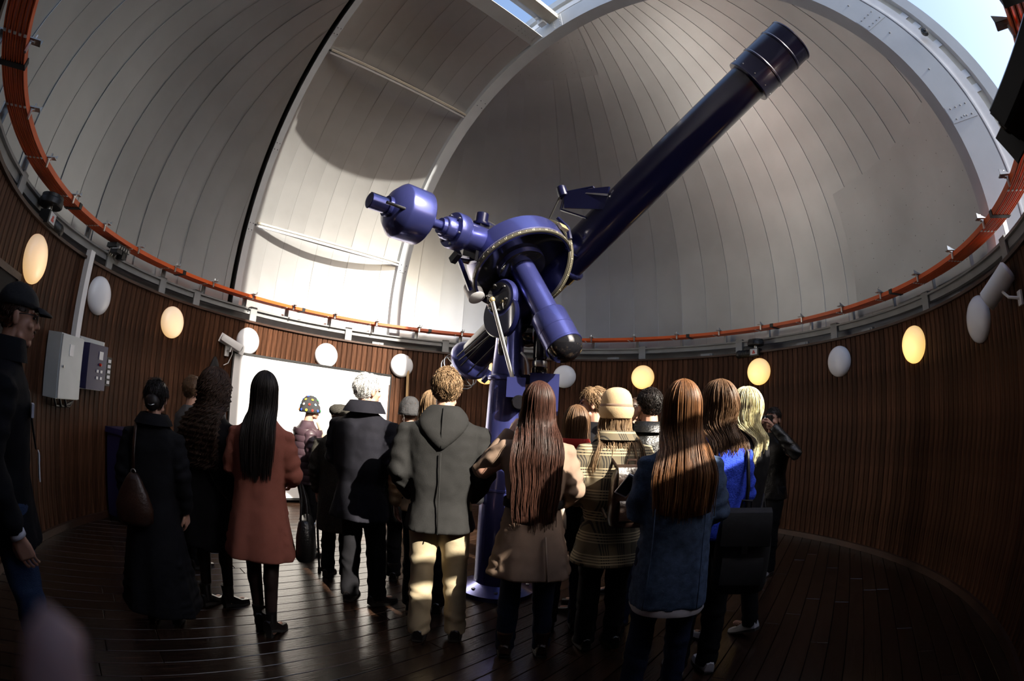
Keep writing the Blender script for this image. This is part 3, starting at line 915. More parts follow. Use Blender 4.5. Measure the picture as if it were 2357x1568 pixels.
# triangular bracket under the declination axis
br = MB()
q0, q1, q2 = T(0.58, -0.10, -0.16), T(0.30, -0.12, -0.10), T(0.34, -0.22, -0.36)
for a, b in ((q0, q1), (q0, q2)):
    br.tube([a, b], 0.022, 6)
prt('bracket', br, m_tube)
prt('limit_box', MB().box((0, 0, 0), (0.10, 0.06, 0.05), frame(T(0.60, -0.10, -0.17), N, SD)), m_gloss, smooth=False)
prt('drum_sunlit_side', MB().lathe([(0.05, -0.10), (0.075, -0.09), (0.08, 0.05), (0.06, 0.08), (0.02, 0.08)], 28, frame(T(0.22, -0.14, -0.42), PA)), mat('painted drum sunlight', (0.5, 0.5, 0.52), 0.4))  # pale solid standing in for sunlight on the left side of the drum
# declination circle and saddle
dc = prt('declination_circle', MB().lathe([(0.06, -0.26), (0.40, -0.26), (0.43, -0.27), (0.43, -0.30), (0.40, -0.31), (0.06, -0.31)], 64, FA_(0)), m_tube)
MB().lathe([(0.430, -0.268), (0.4335, -0.268), (0.4335, -0.302), (0.430, -0.302), (0.430, -0.268)], 64, FA_(0), cap=False).build('scale_ring', m_scale, dc)
MB().lathe([(0.410, -0.258), (0.430, -0.264), (0.428, -0.258), (0.412, -0.253), (0.410, -0.258)], 64, FA_(0), cap=False).build('rim', m_scale, dc)
tk = MB()
for k in range(180):
    h = 0.026 if k % 10 == 0 else 0.012
    tk.box((0.434, 0, -0.270 - h / 2), (0.001, 0.004 if k % 10 == 0 else 0.002, h), FA_(0) @ Matrix.Rotation(k * PI / 90, 4, 'Z'))
o = tk.build('tick_marks', m_mark, dc, smooth=False); o['kind'] = 'stuff'
prt('index_arm', MB().tube([T(-0.20, 0.10, 0.46), T(-0.22, -0.05, 0.48), T(-0.22, -0.16, 0.44)], 0.022, 6), m_tube)
prt('vernier_reader', MB().box((0, 0, 0), (0.06, 0.03, 0.10), frame(T(-0.16, -0.06, 0.47), N, PA)), m_brass, smooth=False)
sd = prt('saddle', MB().lathe([(0.002, -0.31), (0.13, -0.31), (0.13, KT + 0.16), (0.002, KT + 0.16)], 32, FA_(0)), m_tube)
MB().box((0, 0, 0), (0.20, 0.30, 0.62), FT @ Matrix.Translation((0.13, 0, 0))).build('cradle', m_tube, sd, smooth=False)
# main tube
RT = 0.185
tb = prt('tube', MB().lathe([(0.002, -1.46), (RT - 0.015, -1.46), (RT - 0.015, -0.02), (RT, 0.0), (RT, 2.74), (0.002, 2.74)], 56, FT), m_tube)
MB().lathe([(RT - 0.01, 0.10), (RT + 0.03, 0.105), (RT + 0.034, 0.12), (RT + 0.03, 0.14), (RT - 0.01, 0.145)], 56, FT).build('tube_flange', m_blue, tb)
MB().lathe([(RT - 0.01, -0.42), (RT + 0.012, -0.415), (RT + 0.012, -0.385), (RT - 0.01, -0.38)], 56, FT).build('tube_band', m_tube, tb)
RC = 0.225
dw = prt('dew_cap', MB().lathe([(RT, 2.66), (RC, 2.66), (RC + 0.004, 2.675), (RC, 2.69), (RC, 2.86), (RC + 0.007, 2.87), (RC + 0.007, 2.885), (RC, 2.895), (RC, 3.13), (RC + 0.007, 3.14), (RC + 0.007, 3.155), (RC, 3.165), (RC, 3.31), (RC + 0.006, 3.318), (RC + 0.004, 3.33), (RC - 0.012, 3.33), (RC - 0.012, 2.80), (0.002, 2.79)], 64, FT), m_tube, smooth=20)
for k in range(10):
    MB().lathe([(0.007, RC), (0.006, RC + 0.005), (0.001, RC + 0.006)], 8, FT @ Matrix.Rotation(k * PI / 5, 4, 'Z') @ Matrix.Translation((0, 0, 2.72)) @ Matrix.Rotation(PI / 2, 4, 'Y')).build('screw', m_steel, dw, smooth=False)
# lower end: flared ring, yoke and eyepiece tail
fl_ = prt('end_ring', MB().lathe([(RT - 0.02, -1.36), (RT + 0.03, -1.40), (RT + 0.055, -1.46), (RT + 0.055, -1.50), (RT + 0.03, -1.55), (RT - 0.01, -1.60), (0.10, -1.62), (0.002, -1.62)], 56, FT), m_blue)
tail = prt('tail_tube', MB().lathe([(0.115, -1.60), (0.115, -1.92), (0.105, -1.94), (0.06, -1.95), (0.055, -2.06), (0.04, -2.07), (0.002, -2.07)], 36, FT), mat('dark grey tail', (0.05, 0.05, 0.055), 0.3, metal=0.5))
MB().lathe([(0.118, -1.66), (0.125, -1.665), (0.125, -1.70), (0.118, -1.705)], 36, FT).build('focus_ring', m_steel, tail)
hw_ = MB()
for zz in (-1.66, -1.72):
    pts = [FT @ V((0.225 * math.cos(a * PI / 12), 0.225 * math.sin(a * PI / 12), zz)) for a in range(25)]
    hw_.tube(pts, 0.006, 6)
prt('hand_wheel', hw_, m_steel)
for k in range(4):
    a = 0.5 + k * PI / 2
    prt('wheel_spoke', MB().tube([FT @ V((0.11 * math.cos(a), 0.11 * math.sin(a), -1.69)), FT @ V((0.225 * math.cos(a), 0.225 * math.sin(a), -1.69))], 0.005, 6), m_steel)
prt('lug', MB().box((0, 0, 0), (0.05, 0.14, 0.10), FT @ Matrix.Rotation(2.5, 4, 'Z') @ Matrix.Translation((0.27, 0, -1.52))), m_blue, smooth=False)
# slow motion rods and finder along the tube
cam_side = lambda ang, r, zz: FT @ V((r * math.cos(ang), r * math.sin(ang), zz))
for ang in (0.55, 1.0, 1.5):
    prt('control_rod', MB().tube([cam_side(ang, 0.235, -1.45), cam_side(ang, 0.23, -0.25)], 0.008, 6), m_black)
for z0, z1, ang in ((-1.42, -0.55, 0.1), (-1.42, -0.62, 0.32)):
    prt('control_rod', MB().tube([cam_side(ang, 0.24, z0), cam_side(ang + 0.4, 0.42, z1 + 0.3)], 0.009, 6), m_black)
# truss frame above the saddle with a small motor
tr = MB()
pA = [T(-0.36, 0.30, 0.48), T(-0.36, 0.42, 0.62), T(-0.42, 0.26, 0.86), T(-0.42, 0.12, 0.66)]
tr.tube([pA[0], pA[1]], 0.014, 6).tube([pA[1], pA[2]], 0.010, 6).tube([pA[2], T(-0.45, 0.0, 0.80)], 0.010, 6).tube([pA[1], T(-0.45, 0.05, 0.95)], 0.018, 6).tube([pA[0], T(-0.42, 0.05, 0.62)], 0.012, 6)
prt('truss', tr, m_tube)
prt('truss_plate', MB().add([tuple(pA[1]), tuple(T(-0.44, 0.12, 0.98)), tuple(T(-0.44, -0.02, 0.80)), tuple(T(-0.37, 0.28, 0.52)), tuple(pA[1] + N * 0.02), tuple(T(-0.42, 0.12, 0.98)), tuple(T(-0.42, -0.02, 0.80)), tuple(T(-0.35, 0.28, 0.52))], [(0, 1, 2, 3), (7, 6, 5, 4), (0, 4, 5, 1), (1, 5, 6, 2), (2, 6, 7, 3), (3, 7, 4, 0)]), m_tube, smooth=False)
prt('focus_motor', MB().lathe([(0.002, -0.06), (0.045, -0.06), (0.05, -0.05), (0.05, 0.05), (0.04, 0.06), (0.002, 0.06)], 20, frame(T(-0.35, 0.44, 0.60), (PA + SD * 0.3))), m_tube)
prt('drive_rod', MB().tube([T(-0.33, 0.40, 0.56), T(-0.30, 0.20, 0.20), T(-0.28, 0.12, 0.05)], 0.010, 6), m_black)
prt('steel_rod', MB().tube([T(-0.38, 0.30, 0.72), T(-0.42, 0.06, 0.92)], 0.010, 6), m_steel)
# long steel strut from the drum to the pier box, cable and boxes
tips = [T(0.20, -0.30, -0.40), V((-0.03, -0.17, 1.93))]
prt('strut', MB().tube([V((-0.165, -0.20, 2.52)), V((0.045, -0.22, 1.86))], 0.017, 10), m_steel)
prt('strut_joint', MB().ell((-0.165, -0.20, 2.52), (0.026, 0.026, 0.026), 10, 6), m_brass)
prt('drive_box', MB().box((0.07, -0.20, 1.80), (0.15, 0.13, 0.16)), m_blue, smooth=False)
prt('drive_gear', MB().lathe([(0.055, -0.06), (0.06, -0.05), (0.06, 0.05), (0.05, 0.06), (0.002, 0.06)], 20, frame((0.10, -0.22, 1.68), (0, -1, 0))), m_gloss)
eb = prt('electronics_box', MB().box((0.30, -0.10, 1.76), (0.24, 0.20, 0.34)), m_blue, smooth=False)
prt('box_arm', MB().box((0.16, -0.06, 1.88), (0.22, 0.10, 0.08)), m_tube, smooth=False)
MB().box((0.37, -0.206, 1.74), (0.02, 0.012, 0.10)).build('latch', m_black, eb, smooth=False)
prt('motor_stand', MB().lathe([(0.062, 1.93), (0.066, 1.94), (0.066, 1.98), (0.055, 1.985), (0.055, 2.06), (0.06, 2.065), (0.062, 2.28), (0.05, 2.31), (0.02, 2.32)], 24, Matrix.Translation((0.26, -0.10, 0))), m_gloss)
prt('stand_collar', MB().lathe([(0.060, 1.99), (0.064, 2.0), (0.064, 2.03), (0.060, 2.04)], 24, Matrix.Translation((0.26, -0.10, 0))), m_steel)
prt('cable', MB().tube([(0.17, -0.14, 1.92), (0.16, -0.15, 2.0), (0.14, -0.15, 2.06), (0.10, -0.13, 2.10)], 0.010, 8), m_white)
prt('bulkhead', MB().lathe([(0.10, -0.06), (0.11, 0.0), (0.10, 0.06)], 24, frame((0.16, 0.02, 2.28), (1, -0.3, 0))), m_gloss)
# ---------------------------------------------------------------- people: shared builders
def cloth(name, col, **k):
    kw = dict(rough=0.85, var=0.22, vscale=9, bump=0.25, bscale=220, spec=0.15)
    kw.update(k)
    return mat(name, col, **kw)
m_skin = mat('skin', (0.52, 0.29, 0.21), 0.5, var=0.08, vscale=20, bump=0.05, bscale=150, sss=0.08)
m_skin2 = mat('tanned skin', (0.42, 0.22, 0.15), 0.5, var=0.08, vscale=20, bump=0.05, bscale=150, sss=0.08)
m_eye = mat('dark eye', (0.02, 0.015, 0.012), 0.1)
m_lip = mat('lips', (0.36, 0.10, 0.09), 0.4)
m_tights = cloth('dark sheer tights', (0.032, 0.020, 0.018), rough=0.5, bump=0.0)
m_jeans = cloth('dark blue denim', (0.012, 0.019, 0.048), bump=0.5)
m_jeans2 = cloth('blue denim', (0.030, 0.05, 0.11), bump=0.5)
m_blk = cloth('black wool', (0.007, 0.007, 0.009))
m_blk2 = cloth('black trousers cloth', (0.008, 0.008, 0.010))
m_leather = mat('black leather', (0.008, 0.008, 0.008), 0.32, var=0.2, vscale=20, bump=0.35, bscale=90)
m_shoe = mat('black shoe leather', (0.012, 0.010, 0.010), 0.3, var=0.2)
m_snk = mat('pale sneaker', (0.42, 0.42, 0.46), 0.6, var=0.1)
m_sole = mat('rubber sole', (0.03, 0.028, 0.026), 0.7)
m_brownleather = mat('brown leather', (0.035, 0.015, 0.009), 0.38, var=0.3, vscale=12, bump=0.3, bscale=70)

def hairmat(name, col, rough=0.32):
    m = mat(name, col, rough + 0.14, var=0.6, vscale=130, stretch=(1, 1, 0.03), spec=0.35)
    return m

def head_proto(male):
    m = MB()
    m.ell((0, -0.012, 0.028), (0.075, 0.094, 0.088), 24, 16)
    m.ell((0, 0.028, -0.035), (0.060 if male else 0.056, 0.064, 0.078), 20, 14)
    m.ell((0, 0.062, -0.092), (0.026 if male else 0.020, 0.022, 0.020), 14, 10)
    m.cap((-0.045, 0.022, -0.075), (0, 0.058, -0.096), 0.020, 0.018)
    m.cap((0.045, 0.022, -0.075), (0, 0.058, -0.096), 0.020, 0.018)
    m.cap((0, 0.086, 0.012), (0, 0.104, -0.026), 0.008, 0.0135)
    m.ell((0.010, 0.096, -0.030), (0.008, 0.010, 0.007), 8, 6); m.ell((-0.010, 0.096, -0.030), (0.008, 0.010, 0.007), 8, 6)
    for s in (-1, 1):
        m.cap((s * 0.012, 0.084, 0.026), (s * 0.046, 0.072, 0.024), 0.010, 0.009)
        m.ell((s * 0.042, 0.066, -0.028), (0.020, 0.020, 0.018), 10, 8)
        m.ell((s * 0.077, -0.006, -0.012), (0.010, 0.019, 0.031), 10, 8, R=Matrix.Rotation(-0.25 * s, 3, 'Z'))
    m.cap((-0.018, 0.084, -0.058), (0.018, 0.084, -0.058), 0.0065, 0.0065)
    m.cap((-0.014, 0.083, -0.068), (0.014, 0.083, -0.068), 0.007, 0.007)
    m.cap((0, -0.012, -0.06), (0, -0.035, -0.21), 0.056 if male else 0.048, 0.062 if male else 0.052)
    return remesh(m, 0.0055, 2)
def hand_proto(curl, point=False):
    """right hand hanging along -z, palm facing +y... thumb on the -x side when used as the right hand"""
    m = MB()
    m.loft([[(x * w, y * 0.014 * t, z) for x, y in ((-1, -0.6), (-0.6, -1), (0.6, -1), (1, -0.6), (1, 0.6), (0.6, 1), (-0.6, 1), (-1, 0.6))] for z, w, t in ((0.02, 0.026, 1.4), (-0.02, 0.030, 1.2), (-0.055, 0.040, 1.05), (-0.088, 0.041, 0.9), (-0.096, 0.036, 0.7))])
    for i, (x, L, r) in enumerate(((-0.031, 0.072, 0.0085), (-0.0105, 0.082, 0.0088), (0.0105, 0.076, 0.0085), (0.030, 0.060, 0.0076))):
        p = V((x, 0, -0.088)); ang = 0.12
        for k, f in enumerate((0.45, 0.32, 0.25)):
            ang += (0.1 if (point and i == 0) else curl) * (0.8 if k == 0 else 1.0)
            q = p + V((x * 0.10, math.sin(ang), -math.cos(ang))).normalized() * L * f
            m.cap(p, q, r * (1 - 0.08 * k), r * (1 - 0.08 * (k + 1)), 8)
            p = q
    p0 = V((-0.028, 0.004, -0.022)); p1 = V((-0.052, 0.014, -0.056)); p2 = V((-0.056, 0.022 + 0.012 * curl, -0.084)); p3 = V((-0.050, 0.026 + 0.02 * curl, -0.104))
    m.cap(p0, p1, 0.014, 0.0115, 8); m.cap(p1, p2, 0.0108, 0.0098, 8); m.cap(p2, p3, 0.0096, 0.0082, 8)
    return remesh(m, 0.0042, 1)
HEADS = {True: head_proto(True), False: head_proto(False)}
HANDS = {'relaxed': hand_proto(0.35), 'grip': hand_proto(1.0), 'point': hand_proto(1.45, True)}

def ringp(cx, cy, z, rx, ry, n=32, pw=2.4, A=0.0, m=7, ph=0.0, flat=1.0):
    out = []
    for j in range(n):
        t = 2 * PI * j / n
        c, s = math.cos(t), math.sin(t)
        k = 1 + A * math.sin(m * t + ph) + A * 0.5 * math.sin((m * 1.7) * t + 2 * ph)
        out.append((cx + rx * k * math.copysign(abs(c) ** (2 / pw), c), cy + ry * k * math.copysign(abs(s) ** (2 / pw), s), z))
    return out

def strand_tubes(mb, paths, r0, r1, n=3):
    for p in paths:
        k = len(p)
        mb.tube(p, [r0 + (r1 - r0) * i / (k - 1) for i in range(k)], n)

def smooth_path(pts, sub=3):
    """Catmull-Rom"""
    out = []
    P_ = [pts[0]] + list(pts) + [pts[-1]]
    for i in range(1, len(P_) - 2):
        a, b, c, d = P_[i - 1], P_[i], P_[i + 1], P_[i + 2]
        for k in range(sub):
            t = k / sub
            out.append(0.5 * ((2 * b) + (c - a) * t + (2 * a - 5 * b + 4 * c - d) * t * t + (3 * b - a - 3 * c + d) * t ** 3))
    out.append(pts[-1])
    return out

def long_hair(L=0.62, W=(0.105, 0.125, 0.13), yb=-0.165, n=240, curl=0.0, wave=0.0, amax=128, seed=1, thick=0.0034, puff=1.0, ragged=0.12):
    """hair in head coordinates: a mass with separate locks laid over it, falling behind the shoulders"""
    R = random.Random(seed); m = MB(); hz = []
    rx, ry, rz = 0.088 * puff, 0.108 * puff, 0.122 * puff
    def path(a, lay, ln):
        sa, ca = math.sin(a), math.cos(a)
        p = []
        k = lay
        y0 = -0.02 + 0.055 * max(0, -ca)
        for ph in (4, 28, 52, 76, 98):
            f = math.radians(ph)
            p.append(V((rx * k * math.sin(f) * sa, y0 * (1 - ph / 98) + (-ry * k) * math.sin(f) * ca, 0.012 + rz * k * math.cos(f))))
        b = math.sin(a * 0.68)
        w1, w2, w3 = W
        p.append(V((0.5 * (rx * sa + w1 * b) * k, -0.095 * max(ca, -0.2) * k - 0.012, -0.10)))
        p.append(V((w1 * b * k, -0.105 - 0.035 * max(ca, 0) - 0.02 * (k - 1) * 10, -0.185)))
        z = -0.185; q = 0
        while z > -ln:
            z = max(z - 0.11, -ln); q += 1
            f = min(1, (-z - 0.185) / max(L - 0.185, 0.05))
            w = w2 + (w3 - w2) * f
            p.append(V((w * b * k, yb - 0.012 * max(ca, 0) - 0.10 * (k - 1) + 0.01 * f, z)))
        return p
    am = math.radians(amax)
    # inner mass
    NA = 26
    cols = [smooth_path(path(-am + 2 * am * j / (NA - 1), 0.95, L * (0.95 - 0.10 * abs(j / (NA - 1) - 0.5))), 2) for j in range(NA)]
    kk = min(len(c) for c in cols)
    outer = [[c[i] for c in cols] for i in range(kk)]
    rings = []
    for i in range(kk):
        inn = [V((p.x * 0.6, p.y * 0.75 + 0.02, p.z)) for p in reversed(outer[i])]
        rings.append(outer[i] + inn)
    m.loft(rings, cap=True)
    paths = []
    for i in range(int(n * 1.5)):
        a = R.uniform(-am, am)
        lay = R.uniform(0.96, 1.06)
        p = smooth_path(path(a, lay, L * (1 - ragged * abs(a) / am * R.random() - ragged * R.random() * 0.8)), 3)
        ph = R.uniform(0, 6.28); fr = R.uniform(34, 52); am2 = R.uniform(0.6, 1.3)
        jx, jy = R.gauss(0, 0.003), R.gauss(0, 0.003)
        out = []
        for q, v in enumerate(p):
            t = q / len(p)
            e = V((jx, jy, 0)) * t * 2
            if curl:
                g = min(1, t * 2.2) * curl * am2
                e += V((math.cos(ph + v.z * fr * 1.6), math.sin(ph + v.z * fr * 1.6), 0)) * g
            if wave:
                g = min(1, t * 1.5) * wave * am2
                e += V((math.sin(ph * 0.4 + v.z * 26), 0.5 * math.cos(ph * 0.4 + v.z * 22), 0)) * g
            out.append(v + e)
        paths.append(out)
    strand_tubes(m, paths, thick, thick * 0.35)
    return m

def in_hair(x, y, z, low, front):
    if y > 0.045: return z > front
    if y > -0.01: return z > 0.02 + (0.0 if z > 0 else 0)
    return z > low
def short_hair(seed=1, low=-0.075, front=0.062, n=420, ln=0.035, puff=1.0, bald=False, thick=0.0022):
    n = int(n * 2.2)
    R = random.Random(seed); m = MB()
    rx, ry, rz = 0.080 * puff, 0.100 * puff, 0.096 * puff
    c = V((0, -0.012, 0.028))
    nu, nv = 36, 24
    vs, fs = [], []
    for i in range(nv + 1):
        th = PI * i / nv
        for j in range(nu):
            ph = 2 * PI * j / nu
            d = V((math.sin(th) * math.cos(ph), math.sin(th) * math.sin(ph), math.cos(th)))
            k = 1 + 0.035 * noise.noise(d * 6 + V((seed, 0, 0)))
            if d.z < -0.2: k *= 1 - 0.25 * (-d.z - 0.2)
            vs.append(c + V((rx * d.x * k, ry * d.y * k, rz * d.z * k)))
    for i in range(nv):
        for j in range(nu):
            q = (i * nu + j, (i + 1) * nu + j, (i + 1) * nu + (j + 1) % nu, i * nu + (j + 1) % nu)
            g = (vs[q[0]] + vs[q[2]]) / 2
            ok = in_hair(g.x, g.y, g.z, low, front)
            if bald and g.z > 0.085 and g.y > -0.06: ok = False
            if ok: fs.append(q)
    m.add(vs, fs)
    cnt = 0
    while cnt < n:
        d = V((R.gauss(0, 1), R.gauss(0, 1), R.gauss(0, 1))).normalized()
        p = c + V((rx * d.x, ry * d.y, rz * d.z))
        if not in_hair(p.x, p.y, p.z, low, front): continue
        if bald and p.z > 0.085 and p.y > -0.06: continue
        cnt += 1
        nrm = V((d.x / rx, d.y / ry, d.z / rz)).normalized()
        tg = (V((d.x * 0.5 + R.gauss(0, 0.25), -0.45 + R.gauss(0, 0.25), -0.8))) if p.z < 0.09 else V((R.gauss(0, 0.5), 0.5 if p.y > 0 else -0.7, 0))
        tg = (tg - nrm * tg.dot(nrm)).normalized()
        l = ln * R.uniform(0.7, 1.3)
        paths = [p - nrm * 0.004, p + nrm * 0.004 + tg * l * 0.4, p + nrm * R.uniform(-0.002, 0.007) + tg * l]
        m.tube(paths, [thick, thick * 0.9, thick * 0.25], 3)
    return m

def shoe_mb(kind, s=1.0):
    """toe towards +y, ankle at the origin height 0.09"""
    m = MB()
    heel = {'heel': 0.06, 'boot': 0.03, 'shoe': 0.02, 'sneaker': 0.015}[kind]
    secs = [(-0.065, 0.030, 0.07), (-0.05, 0.036, 0.085), (0.0, 0.040, 0.095), (0.05, 0.042, 0.075), (0.10, 0.046, 0.055), (0.15, 0.042, 0.045), (0.185, 0.026, 0.035)]
    rings = []
    for y, w, h in secs:
        base = heel * (1 - min(1, max(0, (y + 0.03) / 0.12)))
        rings.append([(w, y, base), (w * 1.02, y, base + h * 0.4), (w * 0.7, y, base + h * 0.85), (0, y, base + h), (-w * 0.7, y, base + h * 0.85), (-w * 1.02, y, base + h * 0.4), (-w, y, base)])
    m.loft(rings)
    if kind in ('boot', 'heel'):
        m.tube([(0, -0.01, heel + 0.03), (0, -0.012, 0.12), (0, -0.015, 0.19)], [0.046, 0.044, 0.052], 14)
    rings = []
    for y, w, h in secs:
        base = heel * (1 - min(1, max(0, (y + 0.03) / 0.12)))
        rings.append([(w * 1.08, y, base + 0.012), (-w * 1.08, y, base + 0.012), (-w * 1.08, y, max(base - 0.012, 0.0)), (w * 1.08, y, max(base - 0.012, 0.0))])
    m.loft(rings, mi=1)
    if heel > 0.02:
        m.loft([[(0.026, -0.062, heel), (-0.026, -0.062, heel), (-0.026, -0.01, heel), (0.026, -0.01, heel)], [(0.022, -0.058, 0), (-0.022, -0.058, 0), (-0.022, -0.016, 0), (0.022, -0.016, 0)]], mi=1)
    if kind == 'sneaker':
        for k in range(5):
            m.box((0, 0.03 + k * 0.018, 0.085 - k * 0.007), (0.05, 0.006, 0.006), mi=1)
    return m

ARMS_DOWN = dict(el=((-0.235, -0.03, 1.12), (0.235, -0.03, 1.12)), wr=((-0.24, 0.05, 0.87), (0.24, 0.05, 0.87)))
def person(label, x, y, face, H, male=False, skin=None, arms=None, ankles=((-0.10, 0.0), (0.10, 0.0)), lift=(0, 0), toe=(0, 0), yaw=0.0, nod=0.0,
           coat=None, coat_mat=None, legs='trousers', leg_mat=None, shoe='shoe', shoe_mat=None, hands=('relaxed', 'relaxed'), face_on=False, name='person', bulk=1.0, group=None, tilt=0.0):
    s = H / 1.75
    W = Matrix.Translation((x, y, 0)) @ Matrix.Rotation(math.radians(face - 90), 4, 'Z')
    Sm = Matrix.Scale(s, 4)
    skin = skin or m_skin
    A = arms or ARMS_DOWN
    sx = (0.185 if male else 0.165) * bulk
    sh = [V((-sx, -0.012, 1.40)), V((sx, -0.012, 1.40))]
    el = [V(p) for p in A['el']]; wr = [V(p) for p in A['wr']]
    an = [V((ankles[i][0], ankles[i][1], 0.09 + lift[i])) for i in (0, 1)]
    hip = [V((-0.088, 0, 0.93)), V((0.088, 0, 0.93))]
    kn = []
    for i in (0, 1):
        k = (hip[i] + an[i]) / 2 + V((0, 0.03 + 0.25 * lift[i], 0.02)); kn.append(k)
    # body
    b = MB()
    b.loft([ringp(0, 0, 0.86, 0.13, 0.09), ringp(0, 0, 0.96, 0.155, 0.105), ringp(0, 0, 1.10, 0.125, 0.09), ringp(0, 0, 1.28, 0.15, 0.10), ringp(0, -0.01, 1.40, sx - 0.02, 0.085), ringp(0, -0.015, 1.47, 0.075, 0.06)])
    for i in (0, 1):
        b.cap(sh[i] * 0.94, el[i], 0.048, 0.038); b.cap(el[i], wr[i], 0.036, 0.026)
        b.cap(hip[i], kn[i], 0.066, 0.044); b.cap(kn[i], an[i] + V((0, -0.01, 0)), 0.042, 0.032)
        b.ell(kn[i] + (an[i] - kn[i]) * 0.28 + V((0, -0.015, 0)), (0.042, 0.045, 0.11), 12, 8)
        b.cap(an[i] + V((0, -0.03, -0.05)), an[i] + V((math.sin(toe[i]) * 0.13, 0.13 * math.cos(toe[i]), -0.06)), 0.034, 0.026)
    b.cap((0, -0.015, 1.44), (0, 0.0, 1.53), 0.058, 0.05)
    b = remesh(b, 0.016, 3)
    HM = Matrix.Translation((0, 0.018, 1.632)) @ Matrix.Rotation(math.radians(tilt), 4, 'Y') @ Matrix.Rotation(math.radians(yaw), 4, 'Z') @ Matrix.Rotation(math.radians(-nod), 4, 'X')
    b.add(HEADS[male].v, HEADS[male].f, HM)
    for i in (0, 1):
        d = (wr[i] - el[i]).normalized()
        x_ = V((1, 0, 0)) if abs(d.x) < 0.8 else V((0, 0, 1))
        hint = A.get('palm', (None, None))[i]
        yv = V(hint) if hint else V((1 if i == 0 else -1, 0.25, 0))     # palms turn to the body
        yv = (yv - d * yv.dot(d)).normalized()
        xv = yv.cross(-d)
        M_ = Matrix((xv, yv, -d)).transposed().to_4x4(); M_.translation = wr[i] + d * 0.012
        if i == 0:
            M_ = M_ @ Matrix.Scale(-1, 4, (1, 0, 0))
        hp_ = HANDS[hands[i]]
        fs = hp_.f if i == 1 else [tuple(reversed(f)) for f in hp_.f]
        b.add(hp_.v, fs, M_)
    b.v = [tuple(V(p) * s) for p in b.v]
    ob = b.build(name, skin, None, smooth=True, W=W)
    tag(ob, label, 'person', group)
    P_ = dict(ob=ob, W=W, s=s, HM=Matrix.Scale(s, 4) @ HM, S=Sm, HW=W @ Sm @ HM, el=el, wr=wr, sh=sh)
    def part(nm, mb, mats, smooth=True, M=None, parent=None):
        mb.v = [tuple((Sm @ M if M is not None else Sm) @ V(p)) for p in mb.v]
        return mb.build(nm, mats, parent or ob, smooth=smooth, W=W)
    P_['part'] = part
    P_['head'] = lambda nm, mb, mats, smooth=True, parent=None: part(nm, mb, mats, smooth, HM, parent)
    # eyes
    if face_on:
        for sgn in (-1, 1):
            P_['head']('eye', MB().ell((sgn * 0.029, 0.0815, 0.004), (0.012, 0.008, 0.0065), 10, 8), m_eye)
            P_['head']('eyebrow', MB().cap((sgn * 0.014, 0.094, 0.027), (sgn * 0.046, 0.079, 0.027), 0.0035, 0.003, 6), m_eye)
        P_['head']('lips', MB().cap((-0.017, 0.0875, -0.0625), (0.017, 0.0875, -0.0625), 0.005, 0.005, 8), m_lip)
    # legs
    lm = leg_mat or m_blk2
    if legs in ('trousers', 'jeans'):
        r = (0.104, 0.078, 0.068) if legs == 'trousers' else (0.098, 0.070, 0.056)
        q = MB()
        q.loft([ringp(0, 0, 0.84, 0.15, 0.11), ringp(0, 0, 0.95, 0.172, 0.118), ringp(0, 0, 1.06, 0.155, 0.11)])
        for i in (0, 1):
            q.tube([hip[i] + V((0, 0, 0.02)), hip[i] * 0.6 + kn[i] * 0.4, kn[i], kn[i] * 0.45 + an[i] * 0.55, an[i] + V((0, 0.0, -0.045))], [r[0], r[0] * 0.93, r[1], r[1] * 0.9, r[2] * 1.08], 20)
        q = remesh(q, 0.014, 3)
        for k, p in enumerate(q.v):
            v = V(p); z = v.z
            g = 0.0035 * math.sin(z * 46 + 7 * noise.noise(v * 6)) * (1 if z < 0.62 else 0.4) + 0.008 * noise.noise(V((v.x * 9, v.y * 9, v.z * 7)))
            d = V((v.x - (0.1 if v.x > 0 else -0.1), v.y, 0))
            if d.length > 1e-4: v += d.normalized() * g
            q.v[k] = tuple(v)
        part('trousers', q, lm)
    elif legs == 'tights':
        q = MB()
        for i in (0, 1):
            q.cap(hip[i], kn[i], 0.086, 0.059); q.cap(kn[i], an[i] + V((0, -0.01, 0)), 0.058, 0.039)
            q.ell(kn[i] + (an[i] - kn[i]) * 0.28 + V((0, -0.02, 0)), (0.055, 0.058, 0.112), 12, 8)
        part('tights', remesh(q, 0.013, 3), lm)
    # shoes
    for i in (0, 1):
        sm = shoe_mb(shoe)
        pit = -1.0 * min(1, lift[i] / 0.15) if lift[i] > 0.02 else 0
        M_ = Matrix.Translation((an[i].x, an[i].y - 0.01, lift[i])) @ Matrix.Rotation(toe[i] * -1, 4, 'Z') @ Matrix.Rotation(pit, 4, 'X')
        part('shoe', sm, [shoe_mat or m_shoe, m_sole], 40, M_)
    # coat
    if coat:
        c = dict(hem=0.80, hrx=0.20, hry=0.15, wz=1.08, wrx=0.165, wry=0.125, crx=0.20 * bulk, cry=0.135, A=0.02, m=6, sl=0.066, cuff=0.050, neck=0.075, top=1.50)
        c.update(coat)
        q = MB(); rings = []
        hz = c['hem']
        for k in range(5):
            f = k / 5
            z = hz + (0.95 - hz) * f
            if hz >= 0.94 and k: continue
            rx = c['hrx'] + (0.178 - c['hrx']) * f; ry = c['hry'] + (0.135 - c['hry']) * f
            rings.append(ringp(0, -0.005, z, rx, ry, A=c['A'] * (1 - f * 0.8), m=c['m'], ph=1.3 * hash(label) % 6))
        if hz < 0.94:
            rings.append(ringp(0, -0.005, 0.97, 0.176, 0.133))
